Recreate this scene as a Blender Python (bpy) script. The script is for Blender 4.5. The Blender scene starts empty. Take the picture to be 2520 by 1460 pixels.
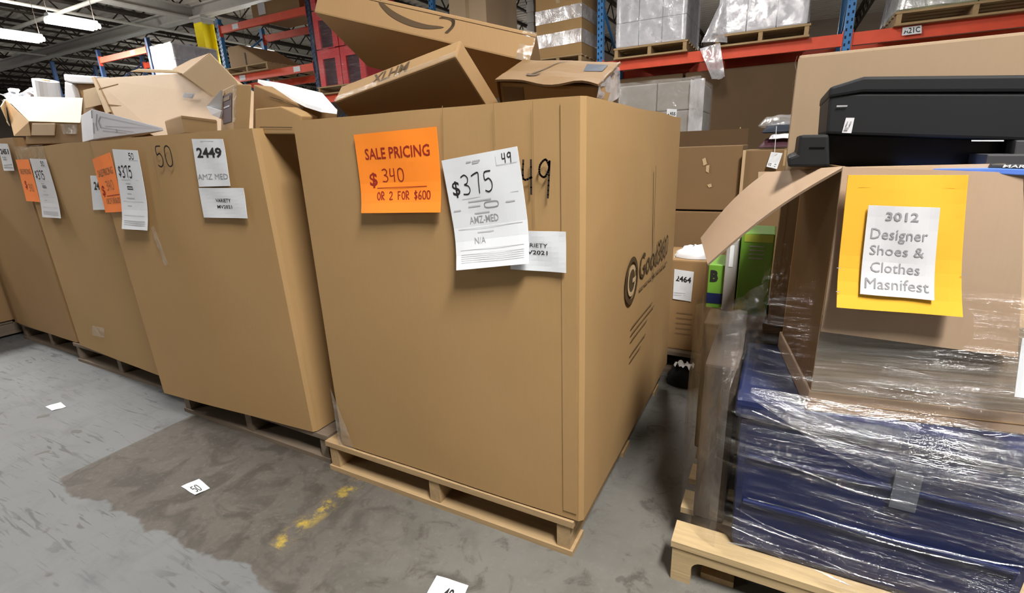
import bpy, bmesh, math, random
from mathutils import Vector, Matrix, Euler, noise
random.seed(7)
# ------------------------------------------------------------------ camera
# world frame: x runs along the row of boxes (right), y goes into the depth, z up; metres
F_PX, PITCH, ROLL, YAW = 1212.85, 0.2858, -0.0367, 0.4952
CAM = Vector((0.4308, -1.2009, 1.2441))
ROT = Matrix.Rotation(YAW, 3, 'Z') @ Matrix.Rotation(math.pi/2 - PITCH, 3, 'X') @ Matrix.Rotation(ROLL, 3, 'Z')
scene = bpy.context.scene
COL = scene.collection
cam_d = bpy.data.cameras.new('camera'); cam = bpy.data.objects.new('camera', cam_d); COL.objects.link(cam)
cam_d.sensor_width = 36; cam_d.lens = 36*F_PX/2520; cam_d.clip_start = .02; cam_d.clip_end = 300
cam.matrix_world = Matrix.Translation(CAM) @ ROT.to_4x4()
scene.camera = cam
# ------------------------------------------------------------------ world and exposure
w = bpy.data.worlds.new('world'); scene.world = w; w.use_nodes = True
w.node_tree.nodes['Background'].inputs[0].default_value = (.92, .95, 1, 1)
w.node_tree.nodes['Background'].inputs[1].default_value = .02
vs = scene.view_settings
vs.view_transform = 'Standard'; vs.look = 'None'; vs.exposure = -0.27; vs.gamma = 1; vs.use_curve_mapping = False
LAMP_W = 400.0          # watts of each ceiling fixture
LAMP_COL = (1, .965, .925)
LAMP_Z = 4.1            # height the fixtures hang at

def ray(px, py):
    return ROT @ Vector(((px-1260)/F_PX, -(py-730)/F_PX, -1))
def on_y(px, py, Y):
    d = ray(px, py); return CAM + d*((Y-CAM.y)/d.y)
def on_x(px, py, X):
    d = ray(px, py); return CAM + d*((X-CAM.x)/d.x)
def on_z(px, py, Z=0):
    d = ray(px, py); return CAM + d*((Z-CAM.z)/d.z)
def perp(px, py, A, B):
    """point on the sight line that makes a right angle at A with edge A-B"""
    d = ray(px, py); e = B-A
    return CAM + d*((A-CAM).dot(e)/d.dot(e))

# ------------------------------------------------------------------ materials
MATS = {}
class NT:
    def __init__(s, name):
        s.m = bpy.data.materials.new(name); s.m.use_nodes = True
        s.t = s.m.node_tree; s.b = s.t.nodes['Principled BSDF']; MATS[name] = s.m
    def n(s, typ, **kw):
        nd = s.t.nodes.new(typ)
        for k, v in kw.items():
            if k in nd.inputs: nd.inputs[k].default_value = v
            else: setattr(nd, k, v)
        return nd
    def l(s, a, b): s.t.links.new(a, b)
    def coords(s, scale=(1,1,1), rot=(0,0,0), kind='Object'):
        tc = s.n('ShaderNodeTexCoord'); mp = s.n('ShaderNodeMapping')
        mp.inputs['Scale'].default_value = scale; mp.inputs['Rotation'].default_value = rot
        s.l(tc.outputs[kind], mp.inputs['Vector']); return mp.outputs['Vector']
    def noise(s, vec, scale=5, detail=4, rough=.55, dist=0):
        nd = s.n('ShaderNodeTexNoise'); nd.inputs['Scale'].default_value = scale
        nd.inputs['Detail'].default_value = detail; nd.inputs['Roughness'].default_value = rough
        nd.inputs['Distortion'].default_value = dist
        s.l(vec, nd.inputs['Vector']); return nd.outputs['Fac']
    def ramp(s, fac, stops):
        r = s.n('ShaderNodeValToRGB'); el = r.color_ramp.elements
        while len(el) < len(stops): el.new(.5)
        for e, (p, c) in zip(el, stops):
            e.position = p; e.color = (c, c, c, 1) if isinstance(c, (int, float)) else (*c, 1)
        s.l(fac, r.inputs['Fac']); return r.outputs['Color']
    def mix(s, fac, a, b, mode='MIX'):
        m = s.n('ShaderNodeMix', data_type='RGBA', blend_type=mode)
        for v, i in ((fac, 0), (a, 6), (b, 7)):
            if isinstance(v, (int, float)): m.inputs[i].default_value = v
            elif isinstance(v, tuple): m.inputs[i].default_value = (*v, 1)
            else: s.l(v, m.inputs[i])
        return m.outputs[2]
    def math(s, op, a, b=0.0, clamp=False):
        m = s.n('ShaderNodeMath', operation=op, use_clamp=clamp)
        for v, i in ((a, 0), (b, 1)):
            if isinstance(v, (int, float)): m.inputs[i].default_value = v
            else: s.l(v, m.inputs[i])
        return m.outputs[0]
    def bump(s, h, strength=.2, dist=.01):
        b = s.n('ShaderNodeBump'); b.inputs['Strength'].default_value = strength; b.inputs['Distance'].default_value = dist
        s.l(h, b.inputs['Height']); s.l(b.outputs['Normal'], s.b.inputs['Normal'])
    def base(s, c, rough=.6, spec=.3, metal=0):
        if isinstance(c, tuple): s.b.inputs['Base Color'].default_value = (*c, 1)
        else: s.l(c, s.b.inputs['Base Color'])
        s.b.inputs['Roughness'].default_value = rough; s.b.inputs['Specular IOR Level'].default_value = spec
        s.b.inputs['Metallic'].default_value = metal

def plain(name, c, rough=.6, spec=.3, metal=0, var=.12, scale=6):
    t = NT(name); v = t.coords()
    f = t.noise(v, scale, 4)
    a = tuple(x*(1-var) for x in c); b = tuple(min(1, x*(1+var)) for x in c)
    t.base(t.mix(f, a, b), rough, spec, metal); return t
def cardboard(name, c, var=.09):
    t = NT(name)
    big = t.noise(t.coords((1,1,.6)), 2.2, 3)
    fib = t.noise(t.coords((60, 60, 5)), 3, 3)
    col = t.mix(big, tuple(x*(1-var) for x in c), tuple(x*(1+var) for x in c))
    col = t.mix(t.math('MULTIPLY', fib, .22), col, tuple(x*.7 for x in c))
    t.base(col, .72, .25)
    wv = t.noise(t.coords((45, 45, .8)), 2, 1)
    big2 = t.noise(t.coords((1.3,1.3,1.0)), 3, 2)
    t.bump(t.math('ADD', t.math('MULTIPLY', wv, .12), big2), .25, .012)
    return t
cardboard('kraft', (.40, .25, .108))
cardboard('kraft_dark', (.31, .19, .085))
cardboard('kraft_light', (.50, .36, .21))
cardboard('kraft_cream', (.74, .60, .40))
cardboard('kraft_pale', (.55, .40, .26))
cardboard('kraft_rose', (.385, .275, .185))
cardboard('kraft_tan', (.30, .215, .135))
cardboard('kraft_shaded', (.20, .122, .056))  # darker copy of kraft with shade put into the colour
cardboard('kraft_deep_shade', (.10, .06, .028))  # deepest copy of kraft, stands in for shade under rack and film
plain('brown_shaded', (.055, .04, .028), .8)  # even dark brown standing in for the shade on the narrow carton
plain('paper_label', (.62, .62, .635), .6, var=.03)
plain('tote_label', (.10, .11, .14), .5, var=.1)
plain('kraft_edge', (.56, .40, .22), .8)
plain('paper_white', (.72, .745, .775), .6, var=.03)
plain('paper_grey', (.62, .62, .64), .6, var=.04)
plain('paper_orange', (1.0, .265, .02), .55, var=.03)
plain('paper_orange_dim', (.95, .25, .06), .55, var=.03)
plain('envelope_yellow', (.80, .43, .04), .45, var=.05)
plain('ink_black', (.02, .018, .018), .5)
plain('ink_marker', (.03, .022, .018), .5)
plain('ink_brown', (.075, .045, .02), .6)
plain('ink_grey', (.30, .30, .31), .6)
plain('ink_pale', (.48, .48, .50), .6)
plain('ink_faded', (.20, .125, .06), .6)
plain('ink_white', (.75, .75, .75), .5)
plain('ink_red', (.30, .02, .01), .5)
plain('navy_plastic', (.008, .0150, .068), .4, .4, var=.15, scale=3)
plain('black_plastic', (.012, .0125, .0135), .6, .25, var=.1)
plain('black_gloss', (.004, .004, .005), .25, .5)
plain('dark_grey_plastic', (.05, .05, .053), .5, .4)
plain('blue_strip', (.10, .20, .62), .4, .4)
plain('rack_blue', (.035, .19, .46), .45, .4)
plain('rack_navy', (.02, .045, .11), .45, .4)
plain('rack_orange', (.72, .085, .035), .5, .35, var=.2)
plain('hole_dark', (.01, .02, .05), .8)
plain('zinc', (.5, .5, .5), .4, .5, .6)
plain('steel_grey', (.33, .32, .29), .55, .4, var=.15)
plain('steel_dark', (.035, .027, .022), .7, .2, var=.2)
plain('column_yellow', (.86, .72, .01), .5, .4, var=.1)
plain('wall_paint', (.42, .35, .29), .9, var=.15, scale=.6)
plain('leaf_green', (.13, .30, .03), .4, .4)
plain('lime', (.34, .40, .05), .4, .4)
plain('red_paint', (.62, .03, .04), .45, .4)
plain('maroon', (.06, .02, .03), .6)
plain('fabric_dark', (.03, .04, .06), .6)
plain('white_plastic', (.75, .76, .79), .3, .5, var=.05)
plain('grey_load', (.36, .35, .33), .5)
plain('white_load', (.66, .66, .70), .5, var=.06)
plain('green_load', (.42, .44, .30), .5)
plain('rubber', (.012, .012, .012), .7)
plain('tape_brown', (.42, .29, .15), .2, .6)
t = NT('tube_glow'); t.base((1,1,1)); t.b.inputs['Emission Color'].default_value = (1, .98, .95, 1); t.b.inputs['Emission Strength'].default_value = 26
def wood(name, c, axis=0):
    t = NT(name); sc = [22, 22, 22]; sc[axis] = 1.6
    g = t.noise(t.coords(tuple(sc)), 2.5, 5, .6, .6)
    big = t.noise(t.coords(), 3.5, 3)
    col = t.mix(g, tuple(x*.55 for x in c), tuple(min(1, x*1.2) for x in c))
    col = t.mix(t.math('MULTIPLY', big, .45), col, tuple(x*.45 for x in c))
    t.base(col, .8, .2); t.bump(g, .3, .004)
for nm, ax in (('wood_x', 0), ('wood_y', 1)):
    wood(nm, (.50, .345, .18), ax)
wood('wood_grey_x', (.24, .185, .135), 0); wood('wood_grey_y', (.24, .185, .135), 1)
wood('wood_light_x', (.62, .46, .25), 0)
def film(name, lo, hi, col=(.8,.8,.82), stretch=(3, 3, 14), rough=.14, scale=2.0, bump=.5, body=.5, knee=(.38, .64)):
    """thin plastic: clear, with a glossy and a milky share that follows its folds"""
    t = NT(name); out = t.t.nodes['Material Output']; t.t.nodes.remove(t.b)
    f = t.noise(t.coords(stretch), scale, 6, .62, .8)
    f2 = t.noise(t.coords((2, 2, 2)), 2.2, 3)
    a = t.ramp(t.math('ADD', t.math('MULTIPLY', f, .65), t.math('MULTIPLY', f2, .35)), [(knee[0], lo), (knee[1], hi)])
    b = t.n('ShaderNodeBump'); b.inputs['Strength'].default_value = bump; b.inputs['Distance'].default_value = .02
    t.l(f, b.inputs['Height'])
    tr = t.n('ShaderNodeBsdfTransparent'); gl = t.n('ShaderNodeBsdfGlossy'); df = t.n('ShaderNodeBsdfDiffuse')
    gl.inputs['Roughness'].default_value = rough; gl.inputs['Color'].default_value = (.95, .95, .95, 1); df.inputs['Color'].default_value = (*col, 1)
    for n_ in (gl, df): t.l(b.outputs['Normal'], n_.inputs['Normal'])
    m1 = t.n('ShaderNodeMixShader'); m1.inputs[0].default_value = body; t.l(gl.outputs[0], m1.inputs[1]); t.l(df.outputs[0], m1.inputs[2])
    m2 = t.n('ShaderNodeMixShader'); t.l(a, m2.inputs[0]); t.l(tr.outputs[0], m2.inputs[1]); t.l(m1.outputs[0], m2.inputs[2])
    t.l(m2.outputs[0], out.inputs['Surface'])
film('film_clear', .012, .22, stretch=(1.4, 1.4, 20), rough=.13, bump=1.0, body=.03, knee=(.48, .72))
film('fold_highlight', .03, .55, col=(.7,.72,.76), stretch=(3, 3, 10), rough=.1, bump=.8, body=.45, knee=(.45, .66))  # milky share paints the bright streaks along the film's folds
film('film_drape', .05, .34, col=(.26,.27,.27), stretch=(1.4, 3, 18), rough=.12, bump=1.0, body=.35)
film('film_side', .06, .34, col=(.50,.43,.36), stretch=(6, 6, 2.2), body=.35)
film('film_milky', .35, .85, col=(.80,.80,.84), stretch=(4, 4, 3), body=.75)
film('film_band', .42, .78, col=(.20,.195,.175), stretch=(1.2, 1.2, 26), body=.9)
film('film_load', .10, .55, col=(.78,.78,.82), stretch=(4, 4, 3), body=.6)
film('film_grey', .12, .45, col=(.62,.60,.57), stretch=(5, 5, 5))
film('tape_clear', .12, .5, col=(.75,.66,.52), stretch=(8, 8, 8), rough=.1)

# ------------------------------------------------------------------ builders
class MB:
    def __init__(s): s.v = []; s.f = []
    def add(s, vs_, fs):
        o = len(s.v); s.v += [Vector(p) for p in vs_]; s.f += [tuple(i+o for i in f) for f in fs]; return s
    def box(s, a, b):
        x0, y0, z0 = a; x1, y1, z1 = b
        return s.add([(x0,y0,z0),(x1,y0,z0),(x1,y1,z0),(x0,y1,z0),(x0,y0,z1),(x1,y0,z1),(x1,y1,z1),(x0,y1,z1)],
                     [(0,3,2,1),(4,5,6,7),(0,1,5,4),(1,2,6,5),(2,3,7,6),(3,0,4,7)])
    def obox(s, P, e1, e2, e3):
        P = Vector(P); e1 = Vector(e1); e2 = Vector(e2); e3 = Vector(e3)
        return s.add([P,P+e1,P+e1+e2,P+e2,P+e3,P+e1+e3,P+e1+e2+e3,P+e2+e3],
                     [(0,3,2,1),(4,5,6,7),(0,1,5,4),(1,2,6,5),(2,3,7,6),(3,0,4,7)])
    def prism(s, pts, ext):
        n = len(pts); ext = Vector(ext); p = [Vector(q) for q in pts]
        return s.add(p+[q+ext for q in p], [tuple(range(n))[::-1], tuple(range(n, 2*n))]+[(i, (i+1) % n, (i+1) % n+n, i+n) for i in range(n)])
    def bar(s, A, B, wd, h=None, up=(0,0,1)):
        A = Vector(A); B = Vector(B); h = h or wd; d = (B-A).normalized(); up = Vector(up)
        if abs(d.dot(up)) > .98: up = Vector((0,1,0))
        x = d.cross(up).normalized(); y = x.cross(d)
        return s.obox(A-x*wd/2-y*h/2, x*wd, d*(B-A).length, y*h)
    def tube(s, A, B, r, n=8):
        A = Vector(A); B = Vector(B); d = (B-A).normalized()
        up = Vector((0,0,1)) if abs(d.z) < .9 else Vector((1,0,0))
        x = d.cross(up).normalized(); y = x.cross(d)
        ring = [(x*math.cos(k*2*math.pi/n)+y*math.sin(k*2*math.pi/n))*r for k in range(n)]
        return s.add([A+q for q in ring]+[B+q for q in ring], [(k, (k+1) % n, (k+1) % n+n, k+n) for k in range(n)]+[tuple(range(n))[::-1], tuple(range(n, 2*n))])
    def grid(s, fn, nu, nv, closed=False):
        vs_ = [fn(i/nu, j/nv) for j in range(nv+1) for i in range(nu+1)]
        return s.add(vs_, [(j*(nu+1)+i, j*(nu+1)+i+1, (j+1)*(nu+1)+i+1, (j+1)*(nu+1)+i) for j in range(nv) for i in range(nu)])
    def slabgrid(s, fn, nu, nv, off):
        """closed sheet: front surface fn, back surface fn+off"""
        off = Vector(off); n0 = len(s.v); W_ = nu+1
        A = [Vector(fn(i/nu, j/nv)) for j in range(nv+1) for i in range(nu+1)]
        N = len(A); fs = []
        for j in range(nv):
            for i in range(nu):
                q = (j*W_+i, j*W_+i+1, (j+1)*W_+i+1, (j+1)*W_+i)
                fs.append(q); fs.append(tuple(k+N for k in q[::-1]))
        rim = [i for i in range(W_)]+[j*W_+nu for j in range(1, nv+1)]+[nv*W_+i for i in range(nu-1, -1, -1)]+[j*W_ for j in range(nv-1, 0, -1)]
        for a, b in zip(rim, rim[1:]+rim[:1]): fs.append((b, a, a+N, b+N))
        return s.add(A+[p+off for p in A], fs)
    def build(s, name, mat, parent=None, bevel=0, smooth=False):
        me = bpy.data.meshes.new(name)
        org = Vector((0,0,0)); q = parent
        if parent is not None: 
            while q.parent is not None: q = q.parent
            org = q.location.copy()
        else:
            xs = [p.x for p in s.v]; ys = [p.y for p in s.v]
            org = Vector(((min(xs)+max(xs))/2, (min(ys)+max(ys))/2, min(p.z for p in s.v)))
        me.from_pydata([p-org for p in s.v], [], s.f)
        bm = bmesh.new(); bm.from_mesh(me)
        bmesh.ops.recalc_face_normals(bm, faces=bm.faces[:])
        if bevel: 
            bmesh.ops.bevel(bm, geom=[e for e in bm.edges if len(e.link_faces) == 2 and e.calc_face_angle(0) > .5], offset=bevel, segments=2, affect='EDGES', profile=.6, clamp_overlap=True)
        bm.to_mesh(me); bm.free()
        if smooth:
            for p in me.polygons: p.use_smooth = True
        me.materials.append(MATS[mat])
        o = bpy.data.objects.new(name, me); COL.objects.link(o)
        if parent is None: o.location = org
        else:
            o.parent = parent
        return o
def tag(o, label, cat, group=None):
    o['label'] = label; o['category'] = cat
    if group: o['group'] = group
    return o
def thing(name, loc, label, cat, group=None):
    o = bpy.data.objects.new(name, None); COL.objects.link(o); o.location = loc; o.empty_display_size = .1
    return tag(o, label, cat, group)
def struct(o): o['kind'] = 'structure'; return o
def copy_thing(root, delta, label, group=None):
    r = root.copy(); COL.objects.link(r); r.location = root.location+Vector(delta); r['label'] = label
    if group: r['group'] = group
    for ch in root.children:
        c = ch.copy(); COL.objects.link(c); c.parent = r
        for g in ch.children:
            d = g.copy(); COL.objects.link(d); d.parent = c
    return r
V = Vector

# lettering: glyph outlines from the built-in font, laid on any surface given by fn(s,t)
def glyphs(body, bold=0.0, shear=0.0):
    cu = bpy.data.curves.new('glyphs', 'FONT'); cu.body = body; cu.size = 1; cu.offset = bold; cu.shear = shear
    cu.resolution_u = 2; cu.fill_mode = 'FRONT'
    ob = bpy.data.objects.new('glyphs', cu); COL.objects.link(ob)
    dg = bpy.context.evaluated_depsgraph_get()
    me = bpy.data.meshes.new_from_object(ob.evaluated_get(dg))
    vs_ = [v.co.copy() for v in me.vertices]; fs = [tuple(p.vertices) for p in me.polygons]
    bpy.data.objects.remove(ob); bpy.data.curves.remove(cu); bpy.data.meshes.remove(me)
    return vs_, fs
def text_on(fn, body, s0, s1, t0, t1, mat, parent, bold=0.0, shear=0.0, name='lettering', keep=False):
    """fit the text into the s0..s1, t0..t1 window of the surface (t0 = baseline, t1 = cap height)"""
    vs_, fs = glyphs(body, bold, shear)
    if not vs_: return None
    x0 = min(p.x for p in vs_); x1 = max(p.x for p in vs_); H = .70
    m = MB(); m.add([fn(s0+(p.x-x0)/(x1-x0)*(s1-s0), t0+p.y/H*(t1-t0)) for p in vs_], fs)
    return m.build(name, mat, parent)
STROKES = {
 '0': [[(.5,1),(.2,.9),(.08,.55),(.15,.15),(.45,0),(.8,.12),(.92,.5),(.82,.88),(.5,1)]],
 '1': [[(.5,1),(.5,0)]],
 '2': [[(.1,.8),(.35,1),(.75,.92),(.8,.65),(.5,.35),(.1,.02),(.9,.05)]],
 '3': [[(.1,.92),(.5,1),(.8,.82),(.65,.58),(.35,.52),(.75,.42),(.85,.2),(.6,.03),(.1,.05)]],
 '4': [[(.15,1),(.12,.45),(.75,.5)],[(.72,1),(.68,0)]],
 '5': [[(.85,1),(.25,.97),(.2,.6),(.6,.65),(.85,.42),(.75,.12),(.4,0),(.1,.08)]],
 '6': [[(.7,1),(.3,.7),(.12,.3),(.3,.02),(.7,.05),(.82,.32),(.5,.48),(.2,.35)]],
 '7': [[(.05,.9),(.5,1),(.8,.98),(.7,.5),(.62,0)]],
 '9': [[(.85,.8),(.6,1),(.2,.85),(.15,.6),(.5,.5),(.8,.7),(.88,.95),(.8,.4),(.72,-.1)]],
 '$': [[(.85,.8),(.5,.9),(.2,.75),(.35,.55),(.7,.42),(.8,.22),(.5,.08),(.12,.2)],[(.52,1.08),(.48,-.1)]],
 'O': [[(.5,1),(.15,.75),(.12,.3),(.5,0),(.88,.3),(.85,.75),(.5,1)]],
 'R': [[(.15,0),(.15,1),(.7,.95),(.75,.6),(.2,.5),(.9,0)]],
 'F': [[(.2,0),(.2,1),(.85,1)],[(.2,.52),(.7,.55)]],
}
def ribbon(m, pts, wd, fn, lift=0):
    """flat stroke of width wd (in surface units of t) along pts in s,t; aspect handled by caller's fn"""
    for a, b in zip(pts, pts[1:]):
        a = V((a[0], a[1])); b = V((b[0], b[1])); d = b-a
        if d.length < 1e-6: continue
        d.normalize(); nrm = V((-d.y, d.x))*wd/2; a2 = a-d*wd*.3; b2 = b+d*wd*.3
        m.add([fn(*(a2-nrm)), fn(*(b2-nrm)), fn(*(b2+nrm)), fn(*(a2+nrm))], [(0,1,2,3)])
def catmull(pts, k=4):
    out = []
    for i in range(len(pts)-1):
        p0 = V(pts[max(0, i-1)]); p1 = V(pts[i]); p2 = V(pts[i+1]); p3 = V(pts[min(len(pts)-1, i+2)])
        for j in range(k):
            t = j/k
            out.append(.5*((2*p1)+(p2-p0)*t+(2*p0-5*p1+4*p2-p3)*t*t+(3*p1-p0-3*p2+p3)*t**3))
    out.append(V(pts[-1])); return out
def hand_on(fn, body, s0, s1, t0, t1, wd, mat, parent, name='handwriting'):
    m = MB(); n = len(body); cw = (s1-s0)/n
    for i, ch in enumerate(body):
        for st in STROKES.get(ch, []):
            pts = [(s0+(i+.08+.84*x)*cw, t0+y*(t1-t0)) for x, y in st]
            if ch not in 'F1': pts = catmull([V((p[0], p[1])) for p in pts])
            ribbon(m, pts, wd, fn)
    return m.build(name, mat, parent)
def line_on(fn, segs, wd, mat, parent, name='printed_line'):
    m = MB()
    for sg in segs: ribbon(m, sg, wd, fn)
    return m.build(name, mat, parent)
class Sheet:
    """sheet of paper from four corners (TL, TR, BR, BL), s 0..1 left-right, t 0..1 bottom-top, slightly curled"""
    def __init__(s, TL, TR, BR, BL, out=(0,-1,0), curl=.004, base=.003):
        s.c = [V(p) for p in (TL, TR, BR, BL)]; s.out = V(out); s.curl = curl; s.base = base
    def at(s, a, b, lift=0):
        TL, TR, BR, BL = s.c
        p = (BL*(1-a)+BR*a)*(1-b)+(TL*(1-a)+TR*a)*b
        k = s.base+lift+s.curl*(max(0, .45-b)/.45)**2+.0012*math.sin(7*a+5*b)+.0012
        return p+s.out*k
    def ink(s, a, b): return s.at(a, b, .0009)
    def make(s, name, mat, parent=None, n=8):
        m = MB(); m.slabgrid(lambda i, j: s.at(i, j), n, n, -s.out*.0012); return m.build(name, mat, parent, smooth=False)
# ------------------------------------------------------------------ setting: floor, walls, ceiling
def floor_material():
    t = NT('concrete'); g = t.n('ShaderNodeNewGeometry').outputs['Position']
    sx = t.n('ShaderNodeSeparateXYZ'); t.l(g, sx.inputs[0]); X, Y = sx.outputs[0], sx.outputs[1]
    def half(p, q, inside):
        p, q, c = (on_z(*a) for a in (p, q, inside)); d = (q-p).normalized(); nx, ny = -d.y, d.x
        if (c.x-p.x)*nx+(c.y-p.y)*ny < 0: nx, ny = -nx, -ny
        return t.math('ADD', t.math('ADD', t.math('MULTIPLY', X, nx), t.math('MULTIPLY', Y, ny)), -(p.x*nx+p.y*ny))
    def mp(sc, rot=0):
        m = t.n('ShaderNodeMapping'); m.inputs['Scale'].default_value = sc; m.inputs['Rotation'].default_value = (0,0,rot)
        t.l(g, m.inputs['Vector']); return m.outputs['Vector']
    wob = t.math('MULTIPLY', t.math('SUBTRACT', t.noise(mp((1,1,1)), 5, 4), .5), .16)
    ins = (475, 1200)
    d1 = half((350,1080), (130,1185), ins); d2 = t.math('ADD', half((130,1185), (700,1460), ins), wob)
    patch = t.math('MULTIPLY', t.math('MULTIPLY_ADD', d1, 160, ) if False else t.math('MULTIPLY', d1, 120, True), t.math('MULTIPLY', d2, 90, True))
    # painted floor: pale grey, worn, with tyre streaks
    n1 = t.noise(mp((1,1,1)), 1.3, 5, .6); n2 = t.noise(mp((1,1,1)), 9, 5, .65)
    paint = t.mix(n1, (.12, .126, .127), (.205, .212, .213))
    paint = t.mix(t.ramp(t.noise(mp((1,1,1)), 5.5, 5, .65, .5), [(.5, 0.0), (.72, .7)]), paint, (.10, .105, .105))
    paint = t.mix(t.math('MULTIPLY', n2, .35), paint, (.13, .135, .135))
    st1 = t.ramp(t.noise(mp((1.6, 15, 1), .8), 1.7, 3, .5, 2.2), [(.60, 0.0), (.68, 1.0)])
    st2 = t.ramp(t.noise(mp((1.4, 13, 1), -.5), 1.7, 3, .5, 2.6), [(.60, 0.0), (.66, 1.0)])
    msk = t.ramp(t.noise(mp((1,1,1)), 1.9, 2), [(.38, 0.15), (.58, 1.0)])
    paint = t.mix(t.math('MULTIPLY', t.math('MULTIPLY', t.math('MAXIMUM', st1, st2), msk), .85), paint, (.075, .078, .08))
    # bare, brown-grey worn concrete
    n3 = t.noise(mp((1,1,1)), 3.2, 6, .62); n4 = t.noise(mp((1,1,1)), 17, 5, .7)
    n5 = t.noise(mp((1,1,1)), 6.5, 5, .6, .7)
    bare = t.mix(n3, (.062, .053, .044), (.13, .115, .097))
    bare = t.mix(t.ramp(n4, [(.45, 0.0), (.7, .45)]), bare, (.06, .052, .042))
    bare = t.mix(t.ramp(n5, [(.50, 0.0), (.62, .8)]), bare, (.045, .039, .03))
    # grey again to the right of the patch
    far = t.math('MULTIPLY', t.math('ADD', X, .95), 1.6, True)
    bare = t.mix(t.math('MULTIPLY', far, .7), bare, t.mix(n5, (.215, .213, .196), (.14, .134, .116)))
    bare = t.mix(t.ramp(t.noise(mp((1,1,1)), 9.5, 6, .68, .9), [(.54, 0.0), (.66, .7)]), bare, (.06, .054, .044))
    bare = t.mix(t.ramp(t.noise(mp((1,1,1)), 42, 4, .7), [(.55, 0.0), (.75, .22)]), bare, (.26, .25, .225))
    edge = t.math('MULTIPLY', t.ramp(t.math('ABSOLUTE', t.math('ADD', d2, -.03)), [(0.0, 1.0), (.06, 0.0)]), t.ramp(n5, [(.45, 0.0), (.6, .8)]))
    bare = t.mix(edge, bare, (.06, .055, .045))
    col = t.mix(patch, paint, bare)
    # dark spots
    sp = t.ramp(t.noise(mp((1,1,1)), 11, 2, .4), [(.70, 0.0), (.735, .8)])
    col = t.mix(sp, col, (.09, .085, .075))
    # yellow painted streak and a joint line beside it
    a, b = on_z(835, 1222), on_z(690, 1330)
    mx = t.math('ABSOLUTE', t.math('ADD', t.math('ADD', X, -a.x), t.math('MULTIPLY', wob, .3)))
    yel = t.math('MULTIPLY', t.ramp(mx, [(.010, 1.0), (.05, 0.0)]), t.ramp(n4, [(.46, 0.0), (.62, 1.0)]))
    win = t.math('MULTIPLY', t.math('GREATER_THAN', Y, b.y-.03), t.math('LESS_THAN', Y, .25))
    col = t.mix(t.math('MULTIPLY', t.math('MULTIPLY', yel, win), .85), col, (.42, .30, .035))
    jl = t.math('MULTIPLY', t.ramp(t.math('ABSOLUTE', t.math('ADD', X, .855)), [(.002, .55), (.010, 0.0)]), t.math('GREATER_THAN', Y, -.5))
    col = t.mix(jl, col, (.07, .065, .055))
    t.base(col, .62, .25)
    t.bump(t.math('ADD', n4, t.math('MULTIPLY', patch, -.6)), .12, .01)
floor_material()
m = MB(); m.box((-45, -12, -.2), (14, 24, 0)); struct(m.build('floor', 'concrete'))
for nm, a, b in (('wall_left', (-45.3,-12,-.2), (-45,24,6)), ('wall_back', (-45.3,24,-.2), (14.3,24.3,6)), ('wall_right', (14,-12,-.2), (14.3,24,6)), ('wall_front', (-45.3,-12.3,-.2), (14.3,-12,6))):
    m = MB(); m.box(a, b); struct(m.build(nm, 'wall_paint'))
plain('deck_metal', (.46, .42, .37), .6, .3, var=.15, scale=1.5)
ZD = 5.85
m = MB(); y = -12.0; prof = []
while y < 24:
    prof += [(y, ZD), (y+.10, ZD), (y+.13, ZD+.06), (y+.27, ZD+.06)]; y += .30
prof.append((24, ZD))
m.add([(-45, yy, zz) for yy, zz in prof]+[(14, yy, zz) for yy, zz in prof]+[(-45, yy, ZD+.2) for yy, zz in prof]+[(14, yy, ZD+.2) for yy, zz in prof],
      [(i, i+1, i+1+len(prof), i+len(prof)) for i in range(len(prof)-1)]+[(i+2*len(prof), i+1+2*len(prof), i+1+3*len(prof), i+3*len(prof)) for i in range(len(prof)-1)])
ceiling = struct(m.build('ceiling', 'deck_metal'))
def part_of_ceiling(m, name, mat): return m.build(name, mat, ceiling)
m = MB()
m.box((-.05, -12, 5.77), (.05, 24, 5.85)); m.box((-.035, -12, 5.26), (.035, 24, 5.31))
y = -12.0; k = 0
while y < 23.6:
    za, zb = (5.29, 5.78) if k % 2 == 0 else (5.78, 5.29)
    m.bar((0, y, za), (0, y+.45, zb), .03); y += .45; k += 1
j0 = part_of_ceiling(m, 'roof_joist', 'steel_dark'); j0.location.x = -42
for i in range(1, 31):
    c = j0.copy(); COL.objects.link(c); c.location.x = -42+i*1.85
# girder along the column line, beam along y over the yellow column, sprinkler pipes
m = MB(); m.box((-45, 7.88, 5.22), (14, 8.12, 5.26)); m.box((-45, 7.98, 5.0), (14, 8.02, 5.22)); m.box((-45, 7.88, 4.96), (14, 8.12, 5.0)); part_of_ceiling(m, 'girder', 'steel_grey')
m = MB(); m.box((-14.12, -12, 5.2), (-13.82, 8, 5.24)); m.box((-14.0, -12, 4.98), (-13.94, 8, 5.2)); m.box((-14.12, -12, 4.94), (-13.82, 8, 4.98)); part_of_ceiling(m, 'cross_beam', 'steel_grey')
m = MB(); m.tube((-40, 5.6, 4.86), (10, 5.6, 4.86), .045, 10); part_of_ceiling(m, 'sprinkler_pipe', 'steel_grey')
m = MB(); m.tube((-15.4, -10, 4.9), (-15.4, 20, 4.9), .035, 10); part_of_ceiling(m, 'sprinkler_pipe', 'steel_grey')
m = MB(); m.tube((-22.4, -10, 5.0), (-22.4, 20, 5.0), .035, 10); part_of_ceiling(m, 'sprinkler_pipe', 'steel_grey')
m = MB()
m.bar((-13.4, 8, 4.97), (-11.2, 9.3, 5.75), .12); m.bar((-13.4, 8, 4.97), (-15.2, 9.3, 5.75), .12); part_of_ceiling(m, 'knee_brace', 'steel_grey')
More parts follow.
